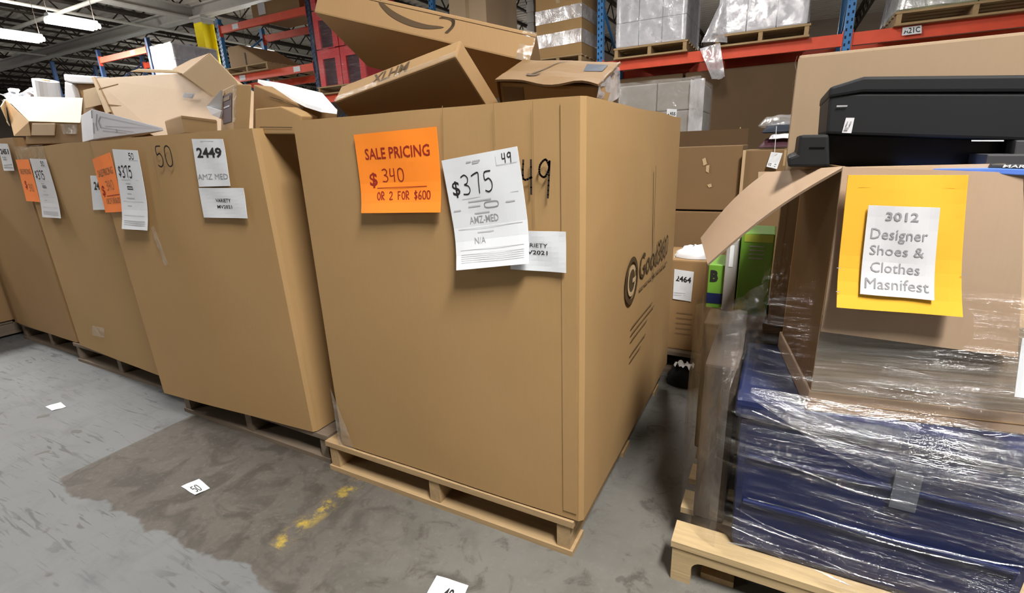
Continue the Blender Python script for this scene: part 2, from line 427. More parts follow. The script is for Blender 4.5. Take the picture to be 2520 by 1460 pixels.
# yellow wide-flange column
cx, cy = on_y(507, 90, 8).x, 8.0
col = thing('steel_column', (cx, cy, 0), 'yellow painted steel column rising to the roof girder', 'column')
m = MB(); m.box((cx-.17, cy-.17, .0), (cx+.17, cy-.145, 4.80)); m.box((cx-.17, cy+.145, 0), (cx+.17, cy+.17, 4.80)); m.box((cx-.015, cy-.145, 0), (cx+.015, cy+.145, 4.80)); m.build('flange_section', 'column_yellow', col)
m = MB(); m.box((cx-.17, cy-.17, 4.80), (cx+.17, cy+.17, 4.9)); m.build('top_section', 'steel_grey', col)
m = MB(); m.box((cx-.25, cy-.22, 4.9), (cx+.25, cy+.22, 4.958)); m.build('cap_plate', 'steel_grey', col)

# ------------------------------------------------------------------ ceiling lights
def ceiling_light(x, y, z, label, group='high ceiling light fixtures', ln=1.35, power=1.0, glow=True):
    r = thing('ceiling_light', (x, y, z), label, 'light', group)
    m = MB(); m.prism([(x-.10,y-ln/2,z+.055),(x+.10,y-ln/2,z+.055),(x+.07,y-ln/2,z+.12),(x-.07,y-ln/2,z+.12)], (0, ln, 0)); m.build('housing', 'white_plastic', r)
    for k in (-.15, 0, .15):
        m = MB(); m.tube((x+k, y-ln/2+.02, z), (x+k, y+ln/2-.02, z), .05, 10); m.build('tube', 'tube_glow', r)
    for k in (-.4, .4):
        m = MB(); m.tube((x, y+k, z+.12), (x, y+k, ZD), .006, 5); m.build('hanger', 'steel_dark', r)
    ld = bpy.data.lights.new('lamp', 'AREA'); ld.shape = 'RECTANGLE'; ld.size = .4; ld.size_y = ln; ld.energy = LAMP_W*power; ld.color = LAMP_COL
    lo = bpy.data.objects.new('lamp', ld); COL.objects.link(lo); lo.parent = r; lo.location = (0, 0, -.055)
    if x < -12 and y < 7:      # extra lamps facing up, added to brighten the ceiling at the left
        lu = bpy.data.lights.new('added_uplight', 'AREA'); lu.shape = 'RECTANGLE'; lu.size = .3; lu.size_y = ln; lu.energy = LAMP_W*.28; lu.color = LAMP_COL
        lo = bpy.data.objects.new('added_uplight', lu); COL.objects.link(lo); lo.parent = r; lo.location = (0, 0, .14); lo.rotation_euler = (math.pi, 0, 0)
    return r
for px, py, lab in ((180, 58, 'bright strip light, right one of the two hung side by side above the left racks'), (45, 91, 'bright strip light cut by the left edge of the photo'),
                    (640, 131, 'bright strip light seen between the orange beams right of the yellow column'), (652, 153, 'small far strip light just below the one behind the orange beams')):
    p = on_z(px, py, LAMP_Z); ceiling_light(p.x, p.y, LAMP_Z, lab, 'strip lights in view', power=.7, ln=.85)
grid = [(1.4, -1.3), (-8.6, -1.25), (-17, -1.25), (11.5, -1.25), (-5.6, .05), (-.6, 3.0), (5.5, 9.5), (9.5, 9.5), (-22, 11), (-30, 5), (-30, 15), (-9, 17), (-1, 17), (6, 17), (-8, -8)]
for k, (x, y) in enumerate(grid):
    ceiling_light(x, y, LAMP_Z, 'strip light of the ceiling grid outside the picture', 'strip lights outside the picture', power={0: .97, 1: .35, 4: .85, 5: .22}.get(k, .7))

# ------------------------------------------------------------------ pallet rack
RY, RD = 5.8, 1.05
posts = [on_y(px, py, RY).x for px, py in ((140,215), (240,140), (358,100), (545,120), (770,120), (1060,15), (1477,60), (2090,60))] + [3.75]
post_lab = ['farthest left rack upright above white bundles', 'dark rack upright at the left end of the small orange beam', 'rack upright left of the white wrapped load', 'bright blue rack upright next to the yellow column',
            'dark navy rack upright beside the red load', 'blue rack upright above the long tilted carton', 'blue perforated rack upright left of the white carton load', 'bright blue perforated rack upright over the orange beam joint', 'blue rack upright past the right edge']
for i, (x, lab) in enumerate(zip(posts, post_lab)):
    mat = 'rack_navy' if i in (0, 1, 2, 4) else 'rack_blue'; hw = .04
    top = 3.98 if i <= 3 else 4.7
    r = thing('rack_upright', (x, RY, 0), lab, 'rack upright', 'blue rack uprights')
    for y in (RY, RY+RD-.08):
        m = MB(); m.box((x-hw, y, .01), (x+hw, y+.012, top)); m.box((x-hw, y+.012, .01), (x-hw+.012, y+.075, top)); m.box((x+hw-.012, y+.012, .01), (x+hw, y+.075, top)); m.build('post', mat, r)
        m = MB(); m.box((x-.08, y-.03, 0), (x+.08, y+.11, .01)); m.build('foot_plate', mat, r)
    if i >= 3:
        m = MB(); z = 2.0
        while z < top-.1:
            for k in (-.02, .02):
                m.box((x+k-.008, RY-.002, z+(.0 if k < 0 else .02)), (x+k+.008, RY+.001, z+.03+(.0 if k < 0 else .02)))
            z += .075
        o = m.build('slot', 'hole_dark', r); o['kind'] = 'stuff'
    m = MB(); z = .3; f = 0
    while z < top-.75:
        a, b = (RY+.04, RY+RD-.04) if f % 2 == 0 else (RY+RD-.04, RY+.04)
        m.bar((x, a, z), (x, b, z+.7), .03); z += .7; f += 1
    m.build('brace', mat, r)
def beam(i, j, zt, lab, y=RY, h=.125, tags=()):
    x0, x1 = posts[i]+.042, posts[j]-.042
    r = thing('rack_beam', ((x0+x1)/2, y, zt-h), lab, 'rack beam', 'orange rack beams')
    m = MB(); m.box((x0+.006, y+.005, zt-h), (x1-.006, y+.05, zt)); m.box((x0+.006, y+.05, zt-h), (x1-.006, y+.062, zt-.035)); m.build('beam', 'rack_orange', r)
    for x, s in ((x0, 1), (x1, -1)):
        m = MB(); m.box((min(x, x+s*.006), y-.012, zt-h-.06), (max(x, x+s*.006), y+.06, zt+.03)); m.build('bracket', 'rack_orange', r)
    for f in tags:
        xx = x0+(x1-x0)*f; m = MB(); m.box((xx-.09, y+.001, zt-h+.02), (xx+.09, y+.0045, zt-.015)); m.build('location_tag', 'paper_white', r)
    return r
LV = 2.355
for y, w in ((RY, 'front'), (RY+RD-.06, 'back')):
    g = ' holding up' if w == 'front' else ' at the rear under'
    b0 = beam(7, 8, LV, f'{w} orange beam{g} the greenish wrapped load', y)
    beam(6, 7, LV, f'{w} orange beam{g} the white carton loads', y)
    beam(5, 6, LV, f'{w} orange beam{g} the tall taped cartons, behind the small smile carton', y)
    beam(4, 5, LV, f'{w} orange beam{g} the red load', y)
    beam(3, 4, 3.84, f'{w} upper orange beam between yellow column and navy upright', y, tags=(.2,) if w == 'front' else ())
    beam(3, 4, 2.92, f'{w} lower orange beam between bright blue and navy uprights', y, tags=(.18, .82) if w == 'front' else ())
    beam(1, 2, 3.80, f'{w} short orange beam at far left under the roof', y, tags=(.72,) if w == 'front' else ())
    beam(2, 3, 2.95, f'{w} orange beam{g} the white wrapped load left of the column', y)
# location sign on the right-hand beam
S = Sheet(on_y(2221,68,RY-.03), on_y(2268,62,RY-.03), on_y(2268,82,RY-.03), on_y(2219,88,RY-.03), curl=0)
o = tag(S.make('location_sign', 'paper_white', n=2), 'small white location plate reading A21C on the orange beam', 'sign'); text_on(S.ink, 'A21C', .08, .92, .2, .85, 'ink_black', o, .02)

def rack_pallet(x0, x1, z, lab, group='pallets on the rack', y0=RY-.08, y1=RY+1.08):
    return pallet(x0, x1, y0, y1, z, lab, group)
def pallet(x0, x1, y0, y1, z, lab, group, mats=('wood_x', 'wood_y'), nb=7, bw=.105, stringer_h=.09, name='pallet'):
    r = thing(name, ((x0+x1)/2, (y0+y1)/2, z), lab, 'pallet', group)
    zb, zs, zt = z+.02, z+.02+stringer_h, z+.02+stringer_h+.022
    for k in range(3):
        yy = y0+(y1-y0-bw)*k/2; m = MB(); m.box((x0, yy, z), (x1, yy+bw, zb)); m.build('bottom_board', mats[0], r)
    for k in range(3):
        xx = x0+.01+(x1-x0-.065)*k/2; m = MB(); m.box((xx, y0+.006, zb), (xx+.045, y1-.006, zs)); m.build('stringer', mats[1], r)
    for k in range(nb):
        yy = y0+(y1-y0-bw)*k/(nb-1); m = MB(); m.box((x0-random.uniform(0,.008), yy, zs), (x1+random.uniform(0,.008), yy+bw, zt)); m.build('deck_board', mats[0], r)
    return r
def px_box(l, rt, top, bot, y):
    """extent of an upright box whose front stands at depth y, from its picture edges"""
    a = on_y(l, (top+bot)/2, y); b = on_y(rt, (top+bot)/2, y); c = on_y((l+rt)/2, top, y); d = on_y((l+rt)/2, bot, y)
    return a.x, b.x, d.z, c.z
def wrapped_load(x0, x1, z0, z1, nx, nz, lab, mat='white_load', fm='film_load', group='wrapped loads on the rack', y0=RY-.05, y1=RY+1.0, skirt=.0, cat='pallet load'):
    r = thing('wrapped_load', ((x0+x1)/2, (y0+y1)/2, z0), lab, cat, group)
    for k in range(nz):
        for i in range(nx):
            a = x0+(x1-x0)*i/nx; b = x0+(x1-x0)*(i+1)/nx; off = .01*random.random()
            for (ya, yb) in ((y0+off, (y0+y1)/2-.003), ((y0+y1)/2+.003, y1-.01)):
                m = MB(); m.box((a+.003, ya, z0+(z1-z0)*k/nz+.002), (b-.003, yb, z0+(z1-z0)*(k+1)/nz-.002)); m.build('carton', mat, r, bevel=.008)
    def wrap(s, t):
        per = [(x0,y1),(x0,y0),(x1,y0),(x1,y1)]; L = [y1-y0, x1-x0, y1-y0]; d = s*sum(L); i = 0
        while i < 2 and d > L[i]: d -= L[i]; i += 1
        f = min(1, d/L[i]); p = V(per[i]).lerp(V(per[i+1]), f); cx_, cy_ = (x0+x1)/2, (y0+y1)/2
        q = V((p.x-cx_, p.y-cy_)); k = 1+.012+.012*noise.noise(V((p.x*3, p.y*3+9, t*5)))+skirt*max(0, .25-t)*1.2
        return V((cx_+q.x*k, cy_+q.y*k, z0+.014+(z1-z0+.008)*t+.012*noise.noise(V((p.x*4, p.y*4, t)))))
    m = MB(); m.grid(wrap, 48, 14); m.build('film_wrap', fm, r, smooth=True)
    m = MB(); m.grid(lambda a, b: V((x0+(x1-x0)*a, y0+(y1-y0)*b, z1+.015+.008*noise.noise(V((a*5, b*5, x0))))), 10, 6); m.build('film_top', fm, r, smooth=True)
    return r
PZ = LV+.132+.006
# right-hand bays, left to right
x0, x1, _, _ = px_box(1105, 1215, 0, 80, RY-.05); xs = on_y(1199, 40, RY-.05).x
rack_pallet(x0-.05, xs+.02, LV+.001, 'wooden pallet on the rack behind the long tilted carton')
x1 = xs-.02
r = thing('carton', ((x0+x1)/2, RY+.4, PZ), 'pale tan carton on the rack behind the long tilted smile carton', 'carton', 'cartons on the rack')
m = MB(); m.box((x0, RY-.04, PZ), (x1, RY+.95, PZ+1.2)); m.build('body', 'kraft_pale', r, bevel=.012)
m = MB(); m.box((x0+.1, RY-.043, PZ+.1), (x0+.45, RY-.041, PZ+.4)); m.build('label', 'paper_white', r)
m = MB(); m.box(((x0+x1)/2-.03, RY-.042, PZ+.45), ((x0+x1)/2+.03, RY-.0405, PZ+1.19)); m.build('tape', 'tape_brown', r)
x0, _, _, _ = px_box(1318, 1465, 0, 135, RY-.05); x1 = on_y(1431, 60, RY-.05).x
rack_pallet(x0-.02, x1+.02, LV+.001, 'wooden pallet under the tall taped cartons')
x1 = on_y(1431, 60, RY-.05).x
a, b = x0, x1
r = thing('carton', ((a+b)/2, RY+.4, PZ), 'tall tan carton with two clear film bands, left of the blue perforated upright', 'carton', 'cartons on the rack')
m = MB(); m.box((a, RY-.04, PZ), (b, RY+.95, PZ+1.3)); m.build('body', 'kraft', r, bevel=.01)
for k, zz in enumerate((.12, .42)):
    m = MB(); m.grid(lambda s, q: V((a+(b-a)*s, RY-.046-.003*math.sin(9*s+k), PZ+zz+.17*q+.02*s)), 10, 3); m.build('film_band', 'film_milky', r)
    m = MB(); m.grid(lambda s, q: V((b+.006, RY-.04+.95*s, PZ+zz+.02+.17*q)), 6, 3); m.build('film_band', 'film_milky', r)
m = MB(); m.box(((a+b)/2-.03, RY-.043, PZ+.65), ((a+b)/2+.03, RY-.041, PZ+1.29)); m.build('tape', 'tape_brown', r)
xk = on_y(1305, 60, RY+.3).x
r = thing('crate_stack', (xk, RY+.5, PZ), 'narrow stack of grey trays between two tan cartons on the rack', 'tray stack')
for k in range(8):
    m = MB(); m.box((xk-.06, RY+.3, PZ+.14*k), (xk+.06, RY+.8, PZ+.14*k+.10)); m.box((xk-.05, RY+.31, PZ+.14*k+.10), (xk+.05, RY+.79, PZ+.14*k+.139)); m.build('tray', 'grey_load', r)
# white carton load
x0, x1, z0, z1 = px_box(1517, 1690, 0, 95, RY-.05); rack_pallet(x0-.02, x1+.03, LV+.001, 'wooden pallet under the first white wrapped carton load')
wrapped_load(x0, x1, PZ, PZ+1.15, 3, 4, 'white film wrapped load of white cartons right of the perforated upright')
x0, x1, z0, z1 = px_box(1768, 1990, 0, 75, RY-.05); rack_pallet(x0-.02, x1+.03, LV+.001, 'wooden pallet under the white load with trailing film')
wl = wrapped_load(x0, x1, PZ, PZ+1.15, 3, 3, 'white wrapped load with film trailing over the orange beam', skirt=.10)
def tail(s, t):
    y = RY-.1-.05*math.sin(math.pi*t)
    top = on_y(1740, 95, y); a = on_y(1722+30*t, 120+75*t, y); b = on_y(1772+12*t, 105+92*t-18*abs(s-.5)*t, y)
    p = a.lerp(b, s); return p+V((0, .03*noise.noise(V((s*6, t*5, 1))), 0))
m = MB(); m.grid(tail, 10, 12); m.build('loose_film', 'film_milky', wl, smooth=True)
def tail2(s, t):
    a = on_y(1772, 8, RY-.07).lerp(on_y(1726, 105, RY-.13), t); b = on_y(1790, 8, RY-.05).lerp(on_y(1790, 105, RY-.06), t)
    p = a.lerp(b, s); return p+V((0, -.05*math.sin(math.pi*s)+.03*noise.noise(V((s*5, t*6, 4))), 0))
m = MB(); m.grid(tail2, 10, 12); m.build('film_skirt', 'film_milky', wl, smooth=True)
x0, _, _, _ = px_box(2215, 2520, 0, 40, RY-.05); x1 = x0+1.25; rack_pallet(x0-.03, x1, LV+.001, 'wooden pallet under the greenish wrapped load')
wrapped_load(x0, x1, PZ, PZ+.9, 2, 2, 'greenish film wrapped load at the upper right corner', 'green_load', 'film_milky', skirt=.12)
# red load beside the navy upright
x0, x1, z0, z1 = px_box(790, 888, 60, 205, RY-.02); x0 = posts[4]+.09; zb = LV
rack_pallet(x0-.02, x0+1.2, LV+.001, 'wooden pallet under the red display units')
r = thing('red_display', (x0+.5, RY+.4, PZ), 'stack of red boxes with dark windows wrapped in clear film beside navy upright', 'carton', None)
for k in range(3):
    for i in range(2):
        a = x0+.02+i*.56; b = a+.54; zz = PZ+k*.62
        m = MB(); m.box((a, RY+.02, zz), (b, RY+.9, zz+.60)); m.box((a, RY-.02, zz), (a+.12, RY+.02, zz+.6)); m.box((b-.12, RY-.02, zz), (b, RY+.02, zz+.6)); m.box((a+.12, RY-.02, zz+.45), (b-.12, RY+.02, zz+.6)); o = m.build('red_box', 'red_paint', r)
        m = MB(); m.box((a+.12, RY+.012, zz+.02), (b-.12, RY+.019, zz+.45)); m.build('dark_window', 'maroon', o)
m = MB(); m.grid(lambda s, t: V((x0-.02+1.2*s, RY-.05-.02*noise.noise(V((s*6, t*8, 2))), PZ+1.9*t)), 14, 14); m.build('film_wrap', 'film_clear', r, smooth=True)
# left racks: white wrapped load, big brown drum-like carton
x0, x1, z0, z1 = px_box(378, 440, 108, 175, RY-.02)
xw = on_y(433, 140, RY-.02).x
rack_pallet(x0, xw+.05, 2.951, 'wooden pallet under the white wrapped load left of the column')
wrapped_load(x0, xw, 3.086, on_y(420, 108, RY).z, 1, 2, 'bright white wrapped load left of the yellow column', 'white_load', 'film_load', y1=RY+.95)
x0 = posts[3]+.15
rack_pallet(x0, x0+1.25, 2.921, 'wooden pallet under the dark brown round-topped load')
r = thing('covered_load', (x0+.6, RY+.45, 3.056), 'dark brown round-shouldered load behind the bright blue upright', 'pallet load')
pts = [(x0,3.056),(x0,3.46),(x0+.35,3.46),(x0+.72,3.28),(x0+1.0,3.13),(x0+1.15,3.056)]
m = MB(); m.prism([V((a, RY+.02, b)) for a, b in pts], (0, .9, 0)); m.build('cover', 'kraft_dark', r, bevel=.03)
m = MB(); m.box((x0+.5, RY+.015, 3.06), (x0+.53, RY+.02, 3.3)); m.build('strap', 'steel_dark', r)
# dark piece under upper beam, right end
p = on_y(655, 60, RY+.3)
r = thing('hanging_box', (p.x, RY+.4, p.z), 'dark box on the rack above the upper orange beam end', 'box')
m = MB(); m.box((p.x-.1, RY+.1, 3.845), (posts[4]-.3, RY+.9, 4.1)); m.build('body', 'kraft_dark', r, bevel=.01)
m = MB(); m.box((p.x+.1, RY+.09, 3.9), (p.x+.3, RY+.098, 4.1)); m.build('label', 'paper_grey', r)

# big gaylord cartons under the right-hand rack, their shade put into the colour
def tall_box(x0, x1, y0, y1, z0, z1, lab, mat='kraft_deep_shade'):
    r = thing('bulk_carton', ((x0+x1)/2, (y0+y1)/2, z0), lab, 'carton', 'bulk cartons under the rack')
    m = MB(); m.box((x0, y0, z0), (x1, y1, z1)); m.build('body', mat, r, bevel=.015)
    m = MB(); m.box((x0+.02, y0-.003, z0+.04), (x0+.14, y0-.0005, z1-.04)); m.build('joint_strip', mat, r)
    m = MB(); m.box((x0+.7, y0-.003, z1-.9), (x0+.712, y0-.0005, z1-.7)); m.build('scuff', 'kraft_edge', r)
    return r
xb = on_y(1950, 300, RY+.15).x
for k, lab in ((0, 'big shade-darkened brown carton under the rack, right of the grey wrapped stack'), (1, 'big shade-darkened brown carton under the rack, mostly behind the grey wrapped stack')):
    x1 = min(xb, posts[7]-.1)-k*1.3; x0 = max(x1-1.28, posts[6]+.1)
    pallet(x0, x1, RY+.14, RY+.98, 0, 'wooden pallet under the '+lab.replace('big ', ''), 'pallets under the rack')
    tall_box(x0+.005, x1-.005, RY+.15, RY+.96, .133, 2.14, lab)
# ------------------------------------------------------------------ the row of bulk boxes
class Wall:
    def __init__(s, A, B): s.A = V((*A, 0)); s.B = V((*B, 0)); s.u = (s.B-s.A).normalized(); s.n = V((s.u.y, -s.u.x, 0))
    def at(s, px, py):
        d = ray(px, py); return CAM+d*((s.A-CAM).dot(s.n)/d.dot(s.n))
def bulk_box(bot, top, z0, z1, lab, mat='kraft', bulge=.008, seed=0, name='bulk_box', th=.012):
    """open-topped bulk box; bot/top = four xy corners front-left, front-right, back-right, back-left"""
    c = sum((V(p) for p in bot), V((0,0)))/4
    r = thing(name, (c.x, c.y, z0), lab, 'box', 'cardboard bulk boxes in the row')
    ns, nz = 14, 16; m = MB(); per = 4*(ns+1)
    def ring(t, inset):
        out = []
        cs = [V(bot[k]).lerp(V(top[k]), t) for k in range(4)]; cc = sum(cs, V((0,0)))/4
        for k in range(4):
            a, b = cs[k], cs[(k+1) % 4]; L = (b-a).length; d = (b-a)/L; n = V((d.y, -d.x)); e = .012/L
            for i in range(ns+1):
                s_ = e+(1-2*e)*i/ns; p = a+(b-a)*s_
                bl = bulge*math.sin(math.pi*s_)*math.sin(math.pi*min(1, .08+t*.92))+.004*noise.noise(V((p.x*2.3+seed, p.y*2.3, t*2.5)))*math.sin(math.pi*s_)
                p = p+n*(bl-inset); zt = z0+(z1-z0)*t
                if t == 1: zt += .006*noise.noise(V((p.x*3, p.y*3, seed)))
                out.append(V((p.x, p.y, zt)))
        return out
    rows = [ring(j/nz, 0) for j in range(nz+1)]+[ring(j/nz, th) for j in range(nz, 3, -1)]
    o = len(m.v)
    for rw in rows: m.v += rw
    for j in range(len(rows)-1):
        for i in range(per): m.f.append((j*per+i, j*per+(i+1) % per, (j+1)*per+(i+1) % per, (j+1)*per+i))
    m.f.append(tuple(range(per))[::-1]); m.f.append(tuple((len(rows)-1)*per+i for i in range(per)))
    b = m.build('body', mat, r)
    for p in b.data.polygons: p.use_smooth = True
    b.data.set_sharp_from_angle(angle=.35)
    return r
Z0 = .134
def std_pallet(x0, x1, y0, y1, lab, mats=('wood_x', 'wood_y')): return pallet(x0, x1, y0, y1, 0, lab, 'pallets under the row of boxes', mats)
# box A (number 49)
std_pallet(-1.105, -.03, -.008, 1.27, 'worn wooden pallet under the big box with the orange sale sign')
WA = Wall((-1.03, 0), (0, 0))
A = bulk_box([(-1.03,0),(0,0),(0,1.31),(-1.03,1.31)], [(-1.035,0),(.0,0),(0,1.31),(-1.03,1.31)], Z0+.004, 1.3665, 'large brown bulk box with orange sale sign and number 49', seed=1)
def onA(s, t): return V((s, -.0115-.002, t))
m = MB(); m.box((-.062, -.0038, Z0+.03), (-.018, -.001, 1.355)); m.build('joint_strip', 'kraft', A)
for k, (px, py0, py1) in enumerate(((1095, 262, 420), (1220, 255, 360), (1316, 250, 560))):
    a = on_y(px, py0, 0); b = on_y(px+4, py1, 0)
    line_on(lambda s, t: V((s, -.0125, t)), [[(a.x, a.z), (b.x, b.z)]], .0022, 'kraft_dark', A, 'crease')
hand_on(onA, '49', -.172, -.080, 1.135, 1.222, .0055, 'ink_marker', A)
m = MB()
def tp(s, t):
    a = on_y(828, 970, -.006).lerp(on_y(872, 1085, -.012), s); z = Z0+.005+t*(.25-.17*s)
    return V((-1.028+.085*s*(1-.3*t), -.0095-.003*noise.noise(V((s*6, t*6, 3))), z))
m.grid(tp, 6, 8); m.build('corner_tape', 'tape_clear', A, smooth=True)
# print on the right-hand side of box A
def onAR(y, z): return V((.0135, y, z))
m = MB(); cy_, cz_, R1 = .452, .80, .084
def arc(m, r0, r1, a0, a1, n=40):
    m.grid(lambda s, t: onAR(cy_+(r0+(r1-r0)*t)*math.cos(a0+(a1-a0)*s), cz_+(r0+(r1-r0)*t)*math.sin(a0+(a1-a0)*s)), n, 1)
arc(m, .066, .084, 0, 2*math.pi)
arc(m, .0, .040, .05, 2*math.pi-.75)
m.build('logo_ring', 'ink_brown', A)
m = MB(); arc(m, .040, .056, .55, 2*math.pi-.25); m.grid(lambda s, t: onAR(cy_+.006+.046*s, cz_-.010+.016*t)+V((.0006,0,0)), 1, 1); m.build('logo_letter', 'kraft_light', A)
text_on(lambda s, t: onAR(s, t), 'Good360', .56, 1.08, .772, .868, 'ink_brown', A, .004)
line_on(onAR, [[(.57+.075*k, .735), (.625+.075*k, .735)] for k in range(7)], .012, 'ink_faded', A, 'small_print')
line_on(onAR, [[(.47, .62), (.80, .62)], [(.47, .595), (.84, .595)], [(.47, .57), (.72, .57)], [(.47, .515), (.70, .515)], [(.47, .49), (.62, .49)]], .007, 'ink_faded', A, 'small_print')
line_on(onAR, [[(.752, 1.17), (.768, .95)], [(.768, .95), (.80, .72)]], .010, 'ink_faded', A, 'scuff_mark')
line_on(onAR, [[(.76, 1.02), (.775, .70)]], .004, 'kraft_light', A, 'scuff_mark')
# sheets on box A
S = Sheet(*[WA.at(*p) for p in ((877,332),(1080,312),(1098,520),(905,522))], curl=.016, base=.012)
o = tag(S.make('sale_sign', 'paper_orange'), 'orange sale pricing sheet reading 340 on the big front box', 'sign', 'orange sale sheets')
text_on(S.ink, 'SALE PRICING', .115, .905, .68, .815, 'ink_red', o, .012)
text_on(S.ink, '$', .135, .235, .35, .51, 'ink_red', o, .02)
hand_on(S.ink, '340', .29, .585, .39, .55, .013, 'ink_red', o)
line_on(S.ink, [[(.225, .315), (.84, .318)]], .008, 'ink_red', o)
hand_on(S.ink, 'OR 2 FOR $600', .215, .885, .165, .262, .012, 'ink_red', o)
S = Sheet(*[WA.at(*p) for p in ((1095,395),(1280,360),(1320,640),(1145,657))], curl=.03, base=.017)
o = tag(S.make('price_sheet', 'paper_white'), 'white price sheet reading 375 beside the orange sign on the big front box', 'sign', 'white price sheets')
text_on(S.ink, '$', .08, .185, .675, .80, 'ink_black', o, .01)
hand_on(S.ink, '375', .20, .66, .665, .84, .012, 'ink_black', o)
hand_on(S.ink, '49', .79, .92, .885, .965, .010, 'ink_black', o)
line_on(S.ink, [[(.19, .63), (.94, .63)], [(.07, .36), (.94, .36)], [(.07, .17), (.94, .17)]]+[[(.08, .13-.018*k), (.94, .13-.018*k)] for k in range(5)], .0045, 'ink_pale', o)
line_on(S.ink, [[(.72, .875), (.97, .875)], [(.72, .875), (.72, .95)]], .004, 'ink_pale', o)
line_on(S.ink, [[(.34, .945), (.40, .945)], [(.42, .945), (.52, .945)], [(.42, .93), (.50, .93)], [(.27, .60), (.58, .60)], [(.26, .555), (.42, .555)], [(.77, .555), (.88, .555)], [(.05, .535), (.14, .535)], [(.33, .49), (.53, .49)], [(.33, .315), (.55, .315)]], .012, 'ink_pale', o, 'small_print')
ov = [(.575+.095*math.copysign(abs(math.cos(a))**.6, math.cos(a)), .553+.026*math.copysign(abs(math.sin(a))**.6, math.sin(a))) for a in [k*2*math.pi/24 for k in range(25)]]
line_on(S.ink, [ov], .009, 'ink_grey', o, 'drawn_oval')
text_on(S.ink, 'AMZ-MED', .24, .64, .40, .465, 'ink_grey', o, .004)
text_on(S.ink, 'N/A', .28, .43, .215, .275, 'ink_grey', o, .004)
S = Sheet(*[WA.at(*p) for p in ((1264,566),(1396,569),(1398,669),(1262,660))], curl=.002, base=.011)
o = tag(S.make('variety_label', 'paper_white'), 'white label half hidden under the price sheet on the big front box', 'label', 'variety labels')
text_on(S.ink, 'VARIETY', .18, .68, .60, .70, 'ink_black', o); text_on(S.ink, 'MV2021', .20, .68, .42, .52, 'ink_black', o, .01)

# box B (2449)
std_pallet(-2.20, -1.13, .02, 1.24, 'wooden pallet under the box with the 2449 label', ('wood_grey_x', 'wood_grey_y'))
WB = Wall((-2.221, -.048), (-1.194, .015)); nB = WB.n
bB = [(-2.221,-.048),(-1.194,.015),(-1.20,1.26),(-2.22,1.22)]
B = bulk_box(bB, [(-2.36,-.02),(-1.226,.0),(-1.20,1.26),(-2.25,1.22)], Z0+.003, 1.357, 'brown bulk box with the 2449 and variety labels', seed=5)
WBt = Wall((-2.345, -.024), (-1.222, .0015))   # upper part of the leaning front
def onB(s, t): return V((s, -.024+(s+2.345)*.0227-.016, t))
hand_on(onB, '50', -1.835, -1.712, 1.235, 1.315, .006, 'ink_marker', B)
a = WBt.at(378, 340); line_on(onB, [[(a.x, 1.33), (a.x-.01, 1.15)]], .002, 'kraft_dark', B, 'crease')
m = MB(); m.grid(lambda s, t: onB(-1.985+.03*s+.04*t, .98-.17*t+.01*s)+V((0,-.004-.006*noise.noise(V((s*4, t*7, 2))),0)), 4, 8); m.build('tape', 'tape_clear', B, smooth=True)
S = Sheet(*[WBt.at(*p) for p in ((480,342),(557,342),(577,457),(500,459))], out=nB, curl=.002, base=.014)
o = tag(S.make('number_label', 'paper_white'), 'white label reading 2449 on the second box', 'label', 'box number labels')
text_on(S.ink, '2449', .10, .90, .62, .815, 'ink_black', o, .03); text_on(S.ink, 'AMZ MED', .02, .98, .15, .27, 'ink_grey', o)
line_on(S.ink, [[(.3, .95), (.7, .95)]], .012, 'ink_pale', o, 'small_print')
S = Sheet(*[WBt.at(*p) for p in ((498,462),(608,462),(620,536),(513,534))], out=nB, curl=.002, base=.016)
o = tag(S.make('variety_label', 'paper_white'), 'white variety label directly below the 2449 label', 'label', 'variety labels')
text_on(S.ink, 'VARIETY', .35, .70, .53, .65, 'ink_black', o, .01); text_on(S.ink, 'MV2021', .36, .70, .32, .43, 'ink_black', o, .01)
S = Sheet(*[WBt.at(*p) for p in ((237,392),(280,375),(318,520),(272,522))], out=nB, curl=.004, base=.016)
o = tag(S.make('sale_sign', 'paper_orange_dim'), 'orange sale sheet wrapping the left corner of the 2449 box', 'sign', 'orange sale sheets')
text_on(S.ink, 'SALE PRICING', .1, .92, .66, .78, 'ink_faded', o, .01); text_on(S.ink, '$', .1, .25, .32, .5, 'ink_red', o, .02)
hand_on(S.ink, '340', .35, .8, .40, .56, .015, 'ink_faded', o); line_on(S.ink, [[(.28, .30), (.98, .30)]], .012, 'ink_red', o); hand_on(S.ink, 'OR2FOR$600', .2, .95, .16, .25, .012, 'ink_faded', o)
S = Sheet(*[WBt.at(*p) for p in ((290,367),(352,370),(388,564),(325,560))], out=nB, curl=.02, base=.022)
o = tag(S.make('price_sheet', 'paper_white'), 'white price sheet hanging beside the marker number 50', 'sign', 'white price sheets')
def price_print(S, o, num='50'):
    text_on(S.ink, '$', .1, .2, .68, .80, 'ink_black', o, .01); hand_on(S.ink, '375', .22, .66, .66, .80, .02, 'ink_black', o); hand_on(S.ink, num, .62, .82, .89, .96, .012, 'ink_black', o)
    line_on(S.ink, [[(.15, .63), (.85, .63)], [(.1, .36), (.9, .36)], [(.1, .18), (.9, .18)], [(.6, .875), (.95, .875)]], .005, 'ink_pale', o)
    line_on(S.ink, [[(.3, .585), (.5, .585)], [(.3, .455), (.45, .455)], [(.25, .40), (.55, .40)], [(.25, .30), (.4, .30)], [(.1, .11), (.9, .11)], [(.1, .085), (.9, .085)], [(.1, .06), (.9, .06)]], .012, 'ink_pale', o, 'small_print')
    line_on(S.ink, [[(.34, .545), (.55, .545), (.56, .515), (.34, .515), (.34, .545)]], .012, 'ink_black', o, 'drawn_oval')
price_print(S, o)

